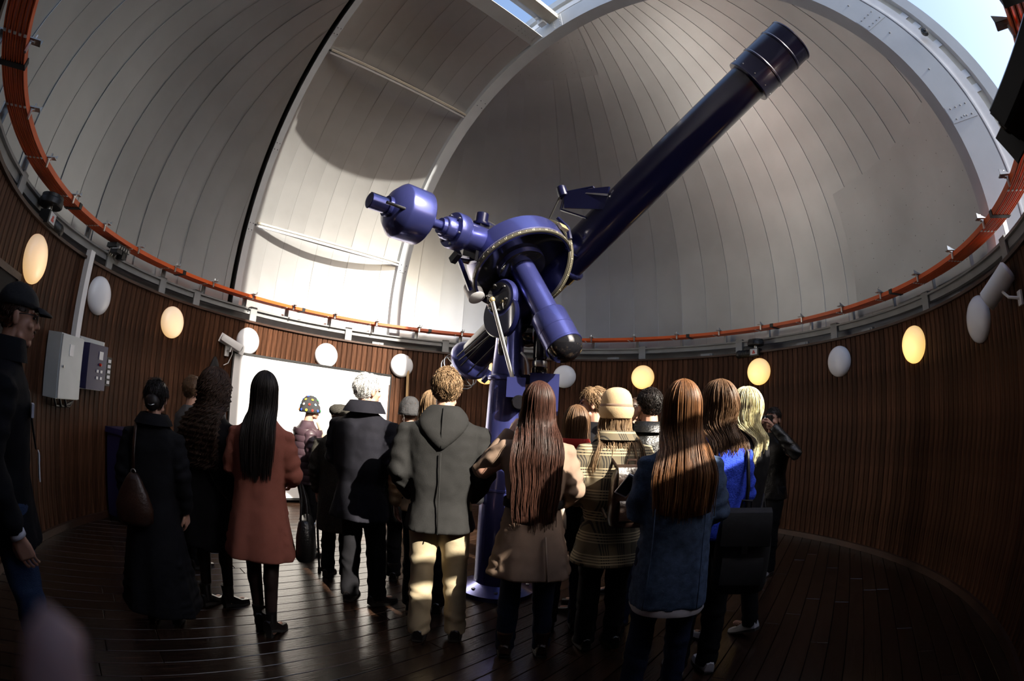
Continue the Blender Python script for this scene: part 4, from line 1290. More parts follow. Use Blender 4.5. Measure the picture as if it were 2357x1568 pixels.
        rings += [ringp(0, -0.005, c['wz'], c['wrx'], c['wry']), ringp(0, -0.008, 1.20, (c['wrx'] + c['crx']) / 2, c['cry'] * 0.97), ringp(0, -0.012, 1.31, c['crx'] * 0.98, c['cry']),
                  ringp(0, -0.018, 1.395, sx + 0.008, c['cry'] * 0.86), ringp(0, -0.02, 1.445, sx * 0.72, 0.092), ringp(0, -0.018, 1.485, c['neck'] * 1.15, 0.074), ringp(0, -0.012, c['top'], c['neck'], 0.070)]
        q.loft(rings)
        for i in (0, 1):
            d = (wr[i] - el[i]).normalized()
            q.tube([V((sh[i].x * 0.72, -0.012, 1.375)), V((sh[i].x * 1.02, -0.012, 1.372)), V((sh[i].x, -0.012, 1.385)) * 0.5 + el[i] * 0.5, el[i], el[i] * 0.5 + wr[i] * 0.5, wr[i] + d * 0.005], [c['sl'] * 0.72, c['sl'] * 0.90, c['sl'] * 0.97, c['sl'] * 0.93, c['sl'] * 0.85, c['cuff']], 18)
        q = remesh(q, 0.0135, 3)
        for k, p in enumerate(q.v):
            v = V(p)
            arm = abs(v.x) > sx + 0.015
            g = 0.009 * noise.noise(V((v.x * 9, v.y * 9, v.z * (14 if arm else 3)))) + 0.004 * noise.noise(v * 22)
            if arm: g += 0.005 * math.sin(v.z * 75 + 6 * noise.noise(v * 5))
            d = V((v.x if not arm else (v.x - math.copysign(sx + 0.05, v.x)), v.y, 0))
            if d.length > 1e-4: v += d.normalized() * g
            q.v[k] = tuple(v)
        P_['coat'] = part('coat', q, coat_mat or m_blk)
        P_['c'] = c
    return P_

def collar(P_, m, z=1.49, r=0.085, h=0.05, flare=1.25, gap=0.0):
    q = MB(); rings = []
    for k, (f, zz) in enumerate(((1.05, z - 0.02), (1.0, z + h * 0.6), (1.0, z + h), (1.12, z + h * 0.95), (flare, z + h * 0.1), (flare * 1.1, z - h * 0.45))):
        rings.append(ringp(0, -0.012 - 0.01 * (f - 1), zz, r * f, r * 0.95 * f, 28))
    q.loft(rings, cap=False)
    return P_['part']('collar', q, m)
# ---------------------------------------------------------------- the visitors
h_black = hairmat('black hair', (0.016, 0.012, 0.011))
h_dark = hairmat('dark brown hair', (0.045, 0.024, 0.016))
h_aub = hairmat('dark auburn hair', (0.050, 0.020, 0.013))
h_brown = hairmat('chestnut hair', (0.15, 0.066, 0.026))
h_mid = hairmat('mid brown hair', (0.13, 0.072, 0.038))
h_light = hairmat('light brown hair', (0.22, 0.14, 0.075), 0.45)
h_blond = hairmat('pale blonde hair', (0.78, 0.60, 0.36), 0.38)
h_white = hairmat('white hair', (0.70, 0.68, 0.64), 0.5)
c_rust = cloth('rust red wool', (0.27, 0.092, 0.066), var=0.08)
c_grey = cloth('charcoal wool', (0.019, 0.019, 0.019), var=0.15)
c_taupe = cloth('taupe cotton', (0.25, 0.175, 0.13), var=0.08, bump=0.12)
c_khaki = cloth('khaki cotton', (0.40, 0.33, 0.22), var=0.08, bump=0.15)
c_navy = cloth('dark navy wool', (0.011, 0.011, 0.016))
c_plum = mat('plum quilted nylon', (0.055, 0.032, 0.042), 0.45, var=0.15, vscale=8, bump=0.1)
c_tweed = cloth('dark tweed', (0.045, 0.042, 0.036), var=0.5, vscale=120)
c_blue = cloth('bright blue knit', (0.035, 0.075, 0.62), var=0.12, vscale=60, bump=0.8, bscale=110)
c_denim = cloth('faded denim', (0.05, 0.08, 0.15), var=0.35, vscale=30, bump=0.5)
c_beige = cloth('beige corduroy', (0.50, 0.37, 0.22), var=0.12)
c_white = cloth('white cotton', (0.5, 0.5, 0.56), var=0.05)
c_red = cloth('red scarf', (0.35, 0.03, 0.025))
c_knit = cloth('dark grey knit', (0.045, 0.045, 0.048), bump=0.6, bscale=90)

def plaid():
    m = bpy.data.materials.new('plaid wool'); m.use_nodes = True
    t = m.node_tree; n = t.nodes; b = n['Principled BSDF']; b.inputs['Roughness'].default_value = 0.9
    tc = n.new('ShaderNodeTexCoord'); sx = n.new('ShaderNodeSeparateXYZ'); t.links.new(tc.outputs['Object'], sx.inputs[0])
    def math_(op, a, bb=None):
        q = n.new('ShaderNodeMath'); q.operation = op
        for i, v in enumerate((a, bb)):
            if v is None: continue
            if isinstance(v, (int, float)): q.inputs[i].default_value = v
            else: t.links.new(v, q.inputs[i])
        return q.outputs[0]
    def bands(src, per):
        f = math_('FRACT', math_('MULTIPLY', src, 1 / per))
        # four fine stripes in half of every repeat
        on = math_('LESS_THAN', f, 0.52)
        fine = math_('LESS_THAN', math_('FRACT', math_('MULTIPLY', f, 7.7)), 0.5)
        return math_('MULTIPLY', on, fine)
    hz = bands(sx.outputs['Z'], 0.135)
    xy = math_('ADD', sx.outputs['X'], math_('MULTIPLY', sx.outputs['Y'], 0.6))
    vt = bands(xy, 0.105)
    def mixc(f, A, B):
        q = n.new('ShaderNodeMix'); q.data_type = 'RGBA'; t.links.new(f, q.inputs['Factor'])
        for k, v in (('A', A), ('B', B)):
            if isinstance(v, tuple): q.inputs[k].default_value = (*v, 1)
            else: t.links.new(v, q.inputs[k])
        return q.outputs['Result']
    c = mixc(vt, (0.13, 0.105, 0.065), (0.028, 0.025, 0.02))
    c = mixc(hz, c, (0.36, 0.30, 0.19))
    t.links.new(c, b.inputs['Base Color'])
    return m
c_plaid = plaid()

# man in a black cap, far left
p = person('man in black cap and glasses with a badge, in profile at far left', -1.93, -3.08, 62, 1.83, True, m_skin2, yaw=-4,
           coat=dict(hem=0.78, hrx=0.20, hry=0.16, sl=0.078, A=0.03), coat_mat=m_blk, leg_mat=m_jeans2, face_on=True,
           arms=dict(el=((-0.25, -0.04, 1.13), (0.25, -0.08, 1.13)), wr=((-0.24, 0.06, 0.90), (0.25, 0.02, 0.88))))
q = MB(); rings = []
for k in range(7):
    th = k / 6 * PI / 2
    rings.append(ringp(0, -0.010, 0.035 + 0.094 * math.sin(th), 0.0885 * max(math.cos(th), 0.05), 0.110 * max(math.cos(th), 0.05), 28, 2.0))
q.loft(rings)
cap_ = p['head']('cap', q, m_blackcloth)
q = MB()
q.loft([[(0.075 * math.sin(a), 0.075 + 0.02 * math.cos(a) + f * 0.075 * math.cos(a), 0.046 - 0.018 * f * f + dz) for a in [(-1.25 + 2.5 * j / 12) for j in range(13)]] for f, dz in ((0, 0), (0.5, 0.002), (1, 0), (1, -0.006), (0.5, -0.004), (0, -0.006))], cap=False, closed=False)
p['head']('visor', q, m_blackcloth, 40, cap_)
p['head']('hair', short_hair(3, low=-0.06, front=0.2, n=200, ln=0.02), h_dark)
g = MB()
for s_ in (-1, 1):
    pts = [(s_ * 0.033 + 0.024 * math.cos(a * PI / 8), 0.100, 0.004 + 0.017 * math.sin(a * PI / 8)) for a in range(17)]
    g.tube(pts, 0.0022, 5); g.tube([(s_ * 0.057, 0.098, 0.010), (s_ * 0.079, 0.05, 0.010), (s_ * 0.080, -0.01, 0.004)], 0.0022, 5)
g.tube([(-0.009, 0.101, 0.008), (0.009, 0.101, 0.008)], 0.0022, 5)
p['head']('glasses', g, m_black)
p['head']('moustache', MB().cap((-0.022, 0.094, -0.047), (0.022, 0.094, -0.047), 0.006, 0.006, 8), h_dark)
collar(p, m_blk, h=0.06)
lan = p['part']('lanyard', MB().tube([(-0.075, 0.02, 1.50), (-0.06, 0.11, 1.36), (-0.01, 0.155, 1.14)], 0.005, 5).tube([(0.075, 0.02, 1.50), (0.06, 0.11, 1.36), (-0.01, 0.155, 1.14)], 0.005, 5), m_black)
bd = p['part']('badge', MB().box((-0.01, 0.168, 1.075), (0.075, 0.006, 0.115)), m_white, False)
p['part']('badge_print', MB().box((-0.01, 0.172, 1.11), (0.06, 0.003, 0.025)).box((-0.02, 0.172, 1.055), (0.035, 0.003, 0.045)), mat('badge blue', (0.05, 0.09, 0.25), 0.5), False, parent=bd)
for i in (0, 1):
    d = (p['wr'][i] - p['el'][i]).normalized()
    p['part']('cuff', MB().tube([p['wr'][i] - d * 0.0, p['wr'][i] + d * 0.022], 0.040, 16), c_white)
p['part']('chest_tag', MB().box((0.11, 0.128, 1.30), (0.06, 0.012, 0.05)), c_white, False)

# woman with a bun in a long black coat
p = person('woman with a dark bun in an ankle-length black coat, back turned, beside the blue cabinet', -2.07, -1.834, 118, 1.565,
           coat=dict(hem=0.14, hrx=0.31, hry=0.27, sl=0.074, A=0.05, m=8, wrx=0.185, wry=0.14, crx=0.20), coat_mat=m_blk, leg_mat=m_blk2, shoe='boot', bulk=1.06)
p['head']('hair', short_hair(5, low=-0.085, front=0.055, n=380, ln=0.06, puff=1.05), h_black)
bun = p['head']('bun', MB().ell((0, -0.115, -0.030), (0.058, 0.040, 0.058), 18, 12), h_black)
p['head']('hair_clip', MB().tube([(-0.02, -0.155, -0.045), (0.0, -0.160, -0.05), (0.03, -0.153, -0.04)], 0.004, 6), m_steel, parent=bun)
collar(p, m_blk, z=1.48, r=0.092, h=0.05, flare=1.45)
bagW = p['W']; S_ = p['s']
t = thing('shoulder_bag', 'brown leather shoulder bag hanging on the back of the woman in the long black coat', 'bag', bagW @ Matrix.Translation((-0.10 * S_, -0.25, 0.78 * S_)))
q = MB(); rings = []
for k, (z, w, d) in enumerate(((0.80, 0.10, 0.05), (0.83, 0.135, 0.068), (0.92, 0.14, 0.07), (1.02, 0.105, 0.055), (1.10, 0.06, 0.035), (1.14, 0.03, 0.02))):
    rings.append([V(v) for v in ringp(-0.09, -0.225 - 0.005 * k * 0, z, w, d, 24, 2.6, 0.04, 5, k)])
q.loft([[tuple(V(v) * S_) for v in r] for r in rings], M=bagW)
q.build('body', m_brownleather, t, smooth=True)
q = MB().tube([bagW @ (V(v) * S_) for v in ((-0.09, -0.225, 1.13), (-0.10, -0.20, 1.26), (-0.105, -0.155, 1.40), (-0.12, -0.06, 1.485), (-0.13, 0.04, 1.46))], 0.014, 8, flat=0.4)
q.build('strap', m_brownleather, t, smooth=True)
MB().tube([bagW @ (V((-0.09 + 0.018 * math.cos(a * PI / 5), -0.235, 1.15 + 0.018 * math.sin(a * PI / 5))) * S_) for a in range(11)], 0.004, 6).build('ring', m_steel, t)

# woman with long dark curls in a black dress
p = person('woman with long dark curly hair in a knee-length black coat and ankle boots', -1.95, -1.345, 98, 1.67, yaw=-12,
           coat=dict(hem=0.50, hrx=0.24, hry=0.19, sl=0.060, A=0.04, m=9), coat_mat=m_blk, legs='tights', leg_mat=m_tights, shoe='boot',
           ankles=((-0.06, -0.02), (0.10, 0.06)), toe=(0.3, 0.5), face_on=True)
p['head']('hair', long_hair(0.56, (0.15, 0.17, 0.165), -0.165, 420, curl=0.024, amax=140, seed=11, puff=1.16, thick=0.0048), h_dark)
p['part']('bag_strap', MB().tube([(-0.12, -0.09, 1.44), (-0.02, -0.155, 1.25), (0.12, -0.15, 1.00), (0.18, -0.06, 0.88)], 0.008, 6), m_leather)

# half-hidden person behind the curls, arm raised
p = person('person in a grey jacket half hidden behind the curly-haired woman, by the hanging bag', -2.60, -0.75, 70, 1.64, True, yaw=-5,
           coat=dict(hem=0.80, sl=0.072), coat_mat=cloth('grey cotton', (0.10, 0.10, 0.105)),
           arms=dict(el=((-0.27, 0.10, 1.30), (0.30, 0.12, 1.32)), wr=((-0.10, 0.24, 1.52), (0.12, 0.26, 1.54))), hands=('grip', 'grip'), face_on=True)
p['head']('hair', short_hair(8, low=-0.08, n=380, ln=0.05, puff=1.08), h_mid)

# woman in the rust coat
p = person('woman with long straight black hair in a rust-red coat and heeled ankle boots', -1.459, -1.466, 108, 1.69,
           coat=dict(hem=0.575, hrx=0.245, hry=0.21, sl=0.062, A=0.045, m=7, wrx=0.172, crx=0.185), coat_mat=c_rust, legs='tights', leg_mat=m_tights, shoe='heel',
           arms=dict(el=((-0.205, -0.01, 1.14), (0.235, -0.02, 1.12)), wr=((-0.13, 0.20, 1.04), (0.19, 0.20, 1.06))), hands=('grip', 'grip'),
           ankles=((-0.05, 0.05), (0.05, -0.06)), toe=(-0.1, 0.35))
p['head']('hair', long_hair(0.56, (0.10, 0.115, 0.085), -0.155, 300, amax=125, seed=21, ragged=0.2), h_black)
W_ = p['W']; S_ = p['s']
t = thing('handbag', 'black leather handbag hanging from the arm of the woman in the rust coat', 'bag', W_ @ Matrix.Translation((0.30, 0.14, 0.52)))
q = MB().loft([[tuple(V(v) * S_) for v in ringp(0.30, 0.10, z, w, d, 24, 3.5)] for z, w, d in ((0.56, 0.055, 0.14), (0.58, 0.068, 0.155), (0.72, 0.062, 0.15), (0.82, 0.045, 0.125), (0.84, 0.030, 0.11))], M=W_)
q.build('body', m_leather, t, smooth=True)
for dx in (-0.025, 0.025):
    MB().tube([W_ @ (V(v) * S_) for v in ((0.30 + dx, 0.0, 0.82), (0.29 + dx * 0.6, 0.04, 0.97), (0.262 + dx * 0.3, 0.10, 1.06), (0.29 + dx * 0.6, 0.15, 0.97), (0.30 + dx, 0.20, 0.82))], 0.008, 6).build('handle', m_leather, t)
MB().tube([W_ @ (V((0.365, 0.06 + 0.02 * math.cos(a * PI / 5), 0.80 + 0.02 * math.sin(a * PI / 5))) * S_) for a in range(11)], 0.004, 6).build('ring', m_steel, t)

# old woman with the flowered hat
p = person('person in a black hat with coloured crochet flowers and plum quilted jacket', -1.93, 0.362, 35, 1.60, yaw=5,
           coat=dict(hem=0.82, hrx=0.21, hry=0.17, sl=0.080, A=0.01, crx=0.205, cry=0.15), coat_mat=c_plum, leg_mat=m_blk2, shoe='boot', face_on=True,
           arms=dict(el=((-0.25, 0.02, 1.13), (0.25, 0.02, 1.12)), wr=((-0.14, 0.24, 1.10), (0.20, 0.27, 1.02))), hands=('grip', 'grip'))
q = MB(); rings = []
for k in range(9):
    th = k / 8 * PI / 2
    rings.append(ringp(0, -0.014, -0.045 + 0.185 * math.sin(th), 0.100 * max(math.cos(th) ** 0.8, 0.04), 0.122 * max(math.cos(th) ** 0.8, 0.04), 28, 2.0))
q.loft(rings)
hat = p['head']('hat', q, c_knit)
cols = [(0.55, 0.05, 0.03), (0.05, 0.12, 0.60), (0.70, 0.55, 0.05), (0.05, 0.45, 0.12), (0.30, 0.55, 0.75), (0.70, 0.65, 0.55), (0.75, 0.22, 0.05)]
fm = [mat('crochet flower %d' % i, c, 0.8) for i, c in enumerate(cols)]
R = random.Random(5); k = 0
for row, (el_, cnt) in enumerate(((8, 11), (28, 10), (48, 7), (68, 4))):
    for j in range(cnt):
        a = 2 * PI * (j + 0.5 * (row % 2)) / cnt
        th = math.radians(el_)
        c = V((0.102 * math.cos(th) ** 0.8 * math.cos(a), -0.014 + 0.124 * math.cos(th) ** 0.8 * math.sin(a), -0.045 + 0.187 * math.sin(th)))
        nv_ = V((math.cos(th) * math.cos(a), math.cos(th) * math.sin(a), math.sin(th)))
        F = frame(c, nv_)
        q = MB()
        for b_ in range(5):
            q.ell((0.010 * math.cos(b_ * 1.257), 0.010 * math.sin(b_ * 1.257), 0.001), (0.0065, 0.0065, 0.004), 6, 4, F)
        q.ell((0, 0, 0.004), (0.004, 0.004, 0.004), 6, 4, F)
        p['head']('flower', q, fm[k % 7], parent=hat); k += 1 if R.random() < 0.7 else 2
q = MB()
for z in np.arange(0.86, 1.40, 0.07):
    q.loft([ringp(0, -0.008, z - 0.004, 0.206, 0.155, 32), ringp(0, -0.008, z + 0.03, 0.218, 0.166, 32), ringp(0, -0.008, z + 0.064, 0.206, 0.155, 32)], cap=False)
p['part']('quilting', q, c_plum)
p['part']('scarf', MB().tube([(0.05, 0.10, 1.50), (0.06, 0.15, 1.40), (0.05, 0.17, 1.25)], [0.03, 0.04, 0.035], 10), cloth('pale scarf', (0.45, 0.34, 0.26)))
t = thing('walking_stick', 'dark walking stick with a curved handle held by the person in the flowered hat', 'walking stick', (-1.579, -0.123, 0))
h0 = p['W'] @ (V((0.20, 0.29, 1.00)) * p['s'])
b0 = V((-1.60, -0.10, 0.0)); 
MB().tube([b0 + Z * 0.03, V((-1.68, 0.06, 0.5)), V((-1.735, 0.16, 0.90))], [0.011, 0.012, 0.013], 10).build('shaft', m_black, t)
MB().tube([V((-1.735, 0.16, 0.90)), V((-1.74, 0.165, 0.96)), V((-1.76, 0.17, 1.0)), V((-1.80, 0.19, 1.0)), V((-1.82, 0.20, 0.965))], 0.014, 10).build('handle', m_black, t)
MB().lathe([(0.017, 0.0), (0.018, 0.01), (0.014, 0.045), (0.003, 0.046)], 12, Matrix.Translation(b0)).build('ferrule', m_sole, t)

# person in the flat cap
p = person('person in a dark flat cap and long tweed coat left of the white-haired man', -1.402, -0.17, 88, 1.55, True, yaw=-8,
           coat=dict(hem=0.52, hrx=0.205, hry=0.17, sl=0.074, A=0.02), coat_mat=c_tweed, leg_mat=m_blk2, bulk=1.05)
p['head']('hair', short_hair(9, low=-0.07, n=200, ln=0.02), h_dark)
q = MB(); rings = []
for k, (r_, z) in enumerate(((0.094, 0.02), (0.118, 0.045), (0.124, 0.075), (0.112, 0.10), (0.075, 0.125), (0.01, 0.132))):
    rings.append(ringp(0, -0.008, z, r_ * 0.92, r_ * 1.02, 28, 2.1))
q.loft(rings)
hat = p['head']('flat_cap', q, c_tweed)
p['head']('peak', MB().loft([[(0.07 * math.sin(a), 0.075 + 0.03 * math.cos(a) + f * 0.045 * math.cos(a), 0.045 - 0.02 * f + dz) for a in [(-1.1 + 2.2 * j / 10) for j in range(11)]] for f, dz in ((0, 0.006), (1, 0.002), (1, -0.006), (0, -0.004))], cap=False, closed=False), c_tweed, 40, hat)
p['part']('scarf', MB().loft([ringp(0, -0.01, 1.46, 0.092, 0.09), ringp(0, -0.01, 1.50, 0.10, 0.098), ringp(0, -0.008, 1.54, 0.085, 0.084)], cap=False), cloth('olive scarf', (0.20, 0.17, 0.10), bump=0.6, bscale=60))

# white-haired man
p = person('white-haired man in a dark navy coat with raised collar, hands in front', -1.035, -0.633, 78, 1.80, True, yaw=-28,
           coat=dict(hem=0.70, hrx=0.235, hry=0.19, sl=0.088, A=0.03, crx=0.235, cry=0.165, wrx=0.215, wry=0.16), coat_mat=c_navy, leg_mat=m_blk2, bulk=1.12,
           arms=dict(el=((-0.235, -0.02, 1.13), (0.26, -0.03, 1.13)), wr=((-0.13, 0.20, 1.05), (0.13, 0.20, 1.05))), hands=('grip', 'grip'), toe=(-0.2, 0.5), ankles=((-0.10, 0.0), (0.12, 0.03)), face_on=True)
p['head']('hair', short_hair(12, low=-0.085, front=0.075, n=520, ln=0.045, puff=1.03), h_white)
collar(p, c_navy, z=1.50, r=0.098, h=0.06, flare=1.45)
p['part']('scarf', MB().loft([ringp(0, -0.012, 1.50, 0.088, 0.086), ringp(0, -0.012, 1.545, 0.084, 0.083)], cap=False), cloth('grey scarf', (0.25, 0.24, 0.22)))

# knit-hat person and blonde, between the old man and the hooded man
p = person('person in a dark bobble-knit hat peeping out left of the hooded man', -0.831, 0.022, 100, 1.66,
           coat=dict(hem=0.62, sl=0.072, hrx=0.21), coat_mat=c_grey, leg_mat=m_blk2, shoe='boot')
q = MB(); rings = []
for k in range(13):
    th = k / 12 * PI / 2; ring_ = []
    for j in range(40):
        a = 2 * PI * j / 40
        bmp = 1 + 0.045 * math.cos(10 * a + (k % 2) * PI) * math.sin(k * PI / 1.5 + 0.5)
        rr_ = max(math.cos(th) ** 0.75, 0.03) * bmp
        ring_.append((0.106 * rr_ * math.cos(a), -0.014 + 0.122 * rr_ * math.sin(a), -0.03 + 0.175 * math.sin(th)))
    rings.append(ring_)
q.loft(rings)
p['head']('knit_hat', q, c_knit)
p['head']('hair', short_hair(14, low=-0.10, front=0.2, n=150, ln=0.05), h_mid)
p = person('blonde person in a beige jacket almost hidden behind the hooded man', -0.545, -0.60, 95, 1.70,
           coat=dict(hem=0.85, sl=0.068), coat_mat=c_beige, leg_mat=m_blk2)
p['head']('hair', long_hair(0.36, (0.10, 0.11, 0.10), -0.14, 160, wave=0.006, seed=31), h_light)

# hooded man
p = person('man with light brown hair, charcoal hooded jacket and khaki trousers, seen from behind', -0.375, -1.097, 94, 1.83, True,
           coat=dict(hem=0.775, hrx=0.215, hry=0.165, sl=0.082, A=0.015, m=5, crx=0.228, cry=0.155, wrx=0.20, wry=0.15), coat_mat=c_grey, leg_mat=c_khaki, bulk=1.12, shoe='shoe',
           arms=dict(el=((-0.248, -0.05, 1.13), (0.252, -0.04, 1.13)), wr=((-0.19, 0.12, 0.96), (0.19, 0.14, 0.96))), hands=('grip', 'grip'), ankles=((-0.115, -0.02), (0.115, 0.02)), face_on=True)
p['head']('hair', short_hair(17, low=-0.085, front=0.06, n=650, ln=0.042, puff=1.09, thick=0.0034), h_light)
q = MB(); rings = []
for z, hw, hd, cy in ((1.275, 0.012, 0.012, -0.165), (1.30, 0.040, 0.022, -0.170), (1.34, 0.085, 0.034, -0.160), (1.39, 0.130, 0.050, -0.135), (1.435, 0.150, 0.070, -0.095), (1.475, 0.140, 0.088, -0.055), (1.51, 0.112, 0.092, -0.035), (1.535, 0.085, 0.076, -0.022)):
    rings.append(ringp(0, cy, z, hw, hd, 28, 2.2, 0.02, 3, z * 9))
q.loft(rings)
q = remesh(q, 0.012, 3)
p['part']('hood', q, c_grey)
p['part']('hood_seam', MB().tube([(0, -0.128, 1.52), (0, -0.170, 1.45), (0, -0.192, 1.38), (0, -0.186, 1.29)], 0.004, 6), c_grey)
p['part']('back_seam', MB().tube([(0, -0.178, 1.26), (0, -0.170, 1.08), (0, -0.166, 0.95), (0, -0.180, 0.78)], 0.004, 6), c_grey)

# woman with long auburn hair in the belted coat
p = person('woman with very long auburn hair in a belted taupe coat, one hand raised', 0.196, -1.267, 90, 1.75,
           coat=dict(hem=0.60, hrx=0.255, hry=0.20, sl=0.070, A=0.05, m=6, wz=1.06, wrx=0.158, wry=0.122, crx=0.20, cry=0.14), coat_mat=c_taupe, legs='jeans', leg_mat=m_jeans, shoe='boot', shoe_mat=m_brownleather,
           arms=dict(el=((-0.315, 0.05, 1.22), (0.245, -0.02, 1.13)), wr=((-0.150, 0.15, 1.46), (0.17, 0.17, 1.02)), palm=((0.6, 0.6, 0), None)), hands=('grip', 'grip'), ankles=((-0.12, 0.0), (0.11, 0.02)))
p['head']('hair', long_hair(0.74, (0.13, 0.150, 0.115), -0.165, 420, wave=0.004, amax=130, seed=41, ragged=0.28, puff=1.05), h_aub)
bl_ = p['part']('belt', MB().loft([ringp(0, -0.005, 1.03, 0.172, 0.134, 36), ringp(0, -0.005, 1.035, 0.178, 0.140, 36), ringp(0, -0.005, 1.078, 0.176, 0.138, 36), ringp(0, -0.005, 1.083, 0.170, 0.132, 36)], cap=False), cloth('black belt', (0.012, 0.011, 0.011)))
p['part']('belt_loop', MB().box((0.09, -0.132, 1.057), (0.02, 0.02, 0.075)), c_taupe, False)
p['part']('belt_knot', MB().ell((0.165, 0.03, 1.05), (0.03, 0.04, 0.035), 12, 8).tube([(0.17, 0.03, 1.05), (0.195, 0.05, 0.96), (0.20, 0.05, 0.88)], 0.014, 8, flat=0.4), cloth('belt end', (0.5, 0.45, 0.40)))
p['part']('vent', MB().tube([(0.07, -0.168, 0.88), (0.085, -0.20, 0.72), (0.09, -0.215, 0.61)], 0.006, 6), c_taupe)

# small brown-haired woman between the coats
p = person('short brown-haired woman with a red scarf between the auburn hair and the plaid coat', 0.489, -0.795, 85, 1.64, yaw=8,
           coat=dict(hem=0.70, sl=0.068), coat_mat=m_blk, legs='jeans', leg_mat=m_jeans, shoe='boot')
p['head']('hair', long_hair(0.26, (0.10, 0.10, 0.09), -0.12, 240, seed=51, puff=1.04), h_mid)
p['part']('scarf', MB().loft([ringp(0, -0.01, 1.43, 0.11, 0.11), ringp(0, -0.012, 1.48, 0.125, 0.122), ringp(0, -0.01, 1.53, 0.10, 0.098)], cap=False), c_red)

# woman in plaid with the beige hat
p = person('woman in a beige hat and brown plaid coat with a backpack, seen from behind', 0.696, -1.138, 97, 1.735, yaw=-4,
           coat=dict(hem=0.655, hrx=0.245, hry=0.19, sl=0.086, A=0.03, m=5, crx=0.225, cry=0.155, wrx=0.215, wry=0.155), coat_mat=c_plaid, leg_mat=m_blk2, shoe='boot', bulk=1.1,
           arms=dict(el=((-0.30, -0.03, 1.14), (0.265, -0.02, 1.14)), wr=((-0.17, 0.17, 1.04), (0.15, 0.18, 1.08))), hands=('grip', 'grip'))
p['head']('hair', long_hair(0.40, (0.13, 0.15, 0.16), -0.155, 150, wave=0.006, amax=135, seed=61), h_light)
q = MB().lathe([(0.092, -0.045), (0.104, -0.04), (0.116, -0.015), (0.120, 0.015), (0.115, 0.03), (0.108, 0.03), (0.107, 0.06), (0.103, 0.085), (0.094, 0.11), (0.078, 0.132), (0.055, 0.146), (0.028, 0.154), (0.004, 0.156)], 36, Matrix.Translation((0, -0.01, 0.0)) @ Matrix.Diagonal((0.95, 1.08, 1, 1)))
hat = p['head']('hat', q, c_beige, 40)
p['head']('hat_band', MB().lathe([(0.108, 0.028), (0.1105, 0.032), (0.1100, 0.044), (0.107, 0.048)], 36, Matrix.Translation((0, -0.01, 0)) @ Matrix.Diagonal((0.95, 1.08, 1, 1))), c_taupe, parent=hat)
collar(p, c_plaid, z=1.475, r=0.10, h=0.04, flare=1.3)
def backpack(label, W_, S_, c, w, d, h, m, bm=None):
    t = thing('backpack', label, 'backpack', W_ @ Matrix.Translation((c[0] * S_, c[1] * S_, c[2] * S_)))
    q = MB()
    q.loft([[tuple(V((c[0], c[1], c[2])) * S_ + (V(v) * S_)) for v in ringp(0, 0, z * h, w * k / 2, d * k / 2, 28, 3.2)] for z, k in ((0.0, 0.82), (0.03, 0.94), (0.12, 1.0), (0.55, 1.0), (0.80, 0.94), (0.94, 0.80), (1.0, 0.55))], M=W_)
    body = q.build('body', m, t, smooth=40)
    q = MB(); rings = []
    for k, (z, y) in enumerate(((0.98, 0.1), (1.02, -0.1), (0.98, -0.38), (0.85, -0.53), (0.66, -0.545), (0.60, -0.54))):
        rings.append([tuple((V(c) + V((x * w * 0.5, y * d + 0.0, z * h))) * S_) for x in (-0.86, -0.5, 0, 0.5, 0.86)])
    top = rings
    back = [[tuple(V(v) + V((0, -0.010, 0.006))) for v in r] for r in rings]
    q.loft([t_ + list(reversed(b_)) for t_, b_ in zip(top, back)], M=W_)
    flap = q.build('flap', m, t, smooth=40)
    MB().box(tuple((V(c) + V((0, -d * 0.56, 0.58 * h))) * S_), (0.03, 0.012, 0.05), W_).build('buckle', bm or m_brass, flap, smooth=False)
    q = MB().loft([[tuple((V(c) + V((x * w * 0.36, -d * y, z * h))) * S_) for x in (-1, -0.9, 0.9, 1)] + [tuple((V(c) + V((x * w * 0.36, -d * 0.4, z * h))) * S_) for x in (1, -1)] for z, y in ((0.10, 0.50), (0.14, 0.60), (0.40, 0.60), (0.46, 0.50))], M=W_)
    q.build('front_pocket', m, t, smooth=40)
    for s_ in (-1, 1):
        MB().tube([W_ @ ((V(c) + V(v)) * S_) for v in ((s_ * w * 0.28, d * 0.35, h * 0.95), (s_ * w * 0.36, d * 0.55 + 0.05, h * 1.12), (s_ * w * 0.45, d * 0.5 + 0.22, h * 1.02), (s_ * w * 0.6, d * 0.5 + 0.22, h * 0.6), (s_ * w * 0.45, d * 0.45, h * 0.1))], 0.013, 8, flat=0.5).build('strap', m, t)
    MB().tube([W_ @ ((V(c) + V(v)) * S_) for v in ((-0.03, d * 0.2, h * 0.99), (-0.025, d * 0.1, h * 1.10), (0.025, d * 0.1, h * 1.10), (0.03, d * 0.2, h * 0.99))], 0.008, 6).build('loop', m, t)
    return t
backpack('dark brown leather backpack with a flap on the plaid coat', p['W'], p['s'], (0.02, -0.265, 0.95), 0.26, 0.15, 0.36, mat('dark brown leather', (0.030, 0.017, 0.013), 0.25, var=0.3, vscale=10, bump=0.2, bscale=60))

# young man in profile
p = person('young man with short fair-brown hair in profile behind the beige hat', 0.686, -0.42, 160, 1.81, True, yaw=6,
           coat=dict(hem=0.80, sl=0.076), coat_mat=m_blk, leg_mat=m_jeans, face_on=True)
p['head']('hair', short_hair(23, low=-0.07, front=0.06, n=520, ln=0.045, puff=1.06), h_light)
# boy with a fringe
p = person('boy with a dark fringe looking left between the beige hat and the leather jacket', 1.08, -0.09, 195, 1.745, True, yaw=0,
           coat=dict(hem=0.80, sl=0.068), coat_mat=m_blk, leg_mat=m_jeans, face_on=True)
p['head']('hair', short_hair(27, low=-0.09, front=0.035, n=520, ln=0.055, puff=1.10), h_dark)
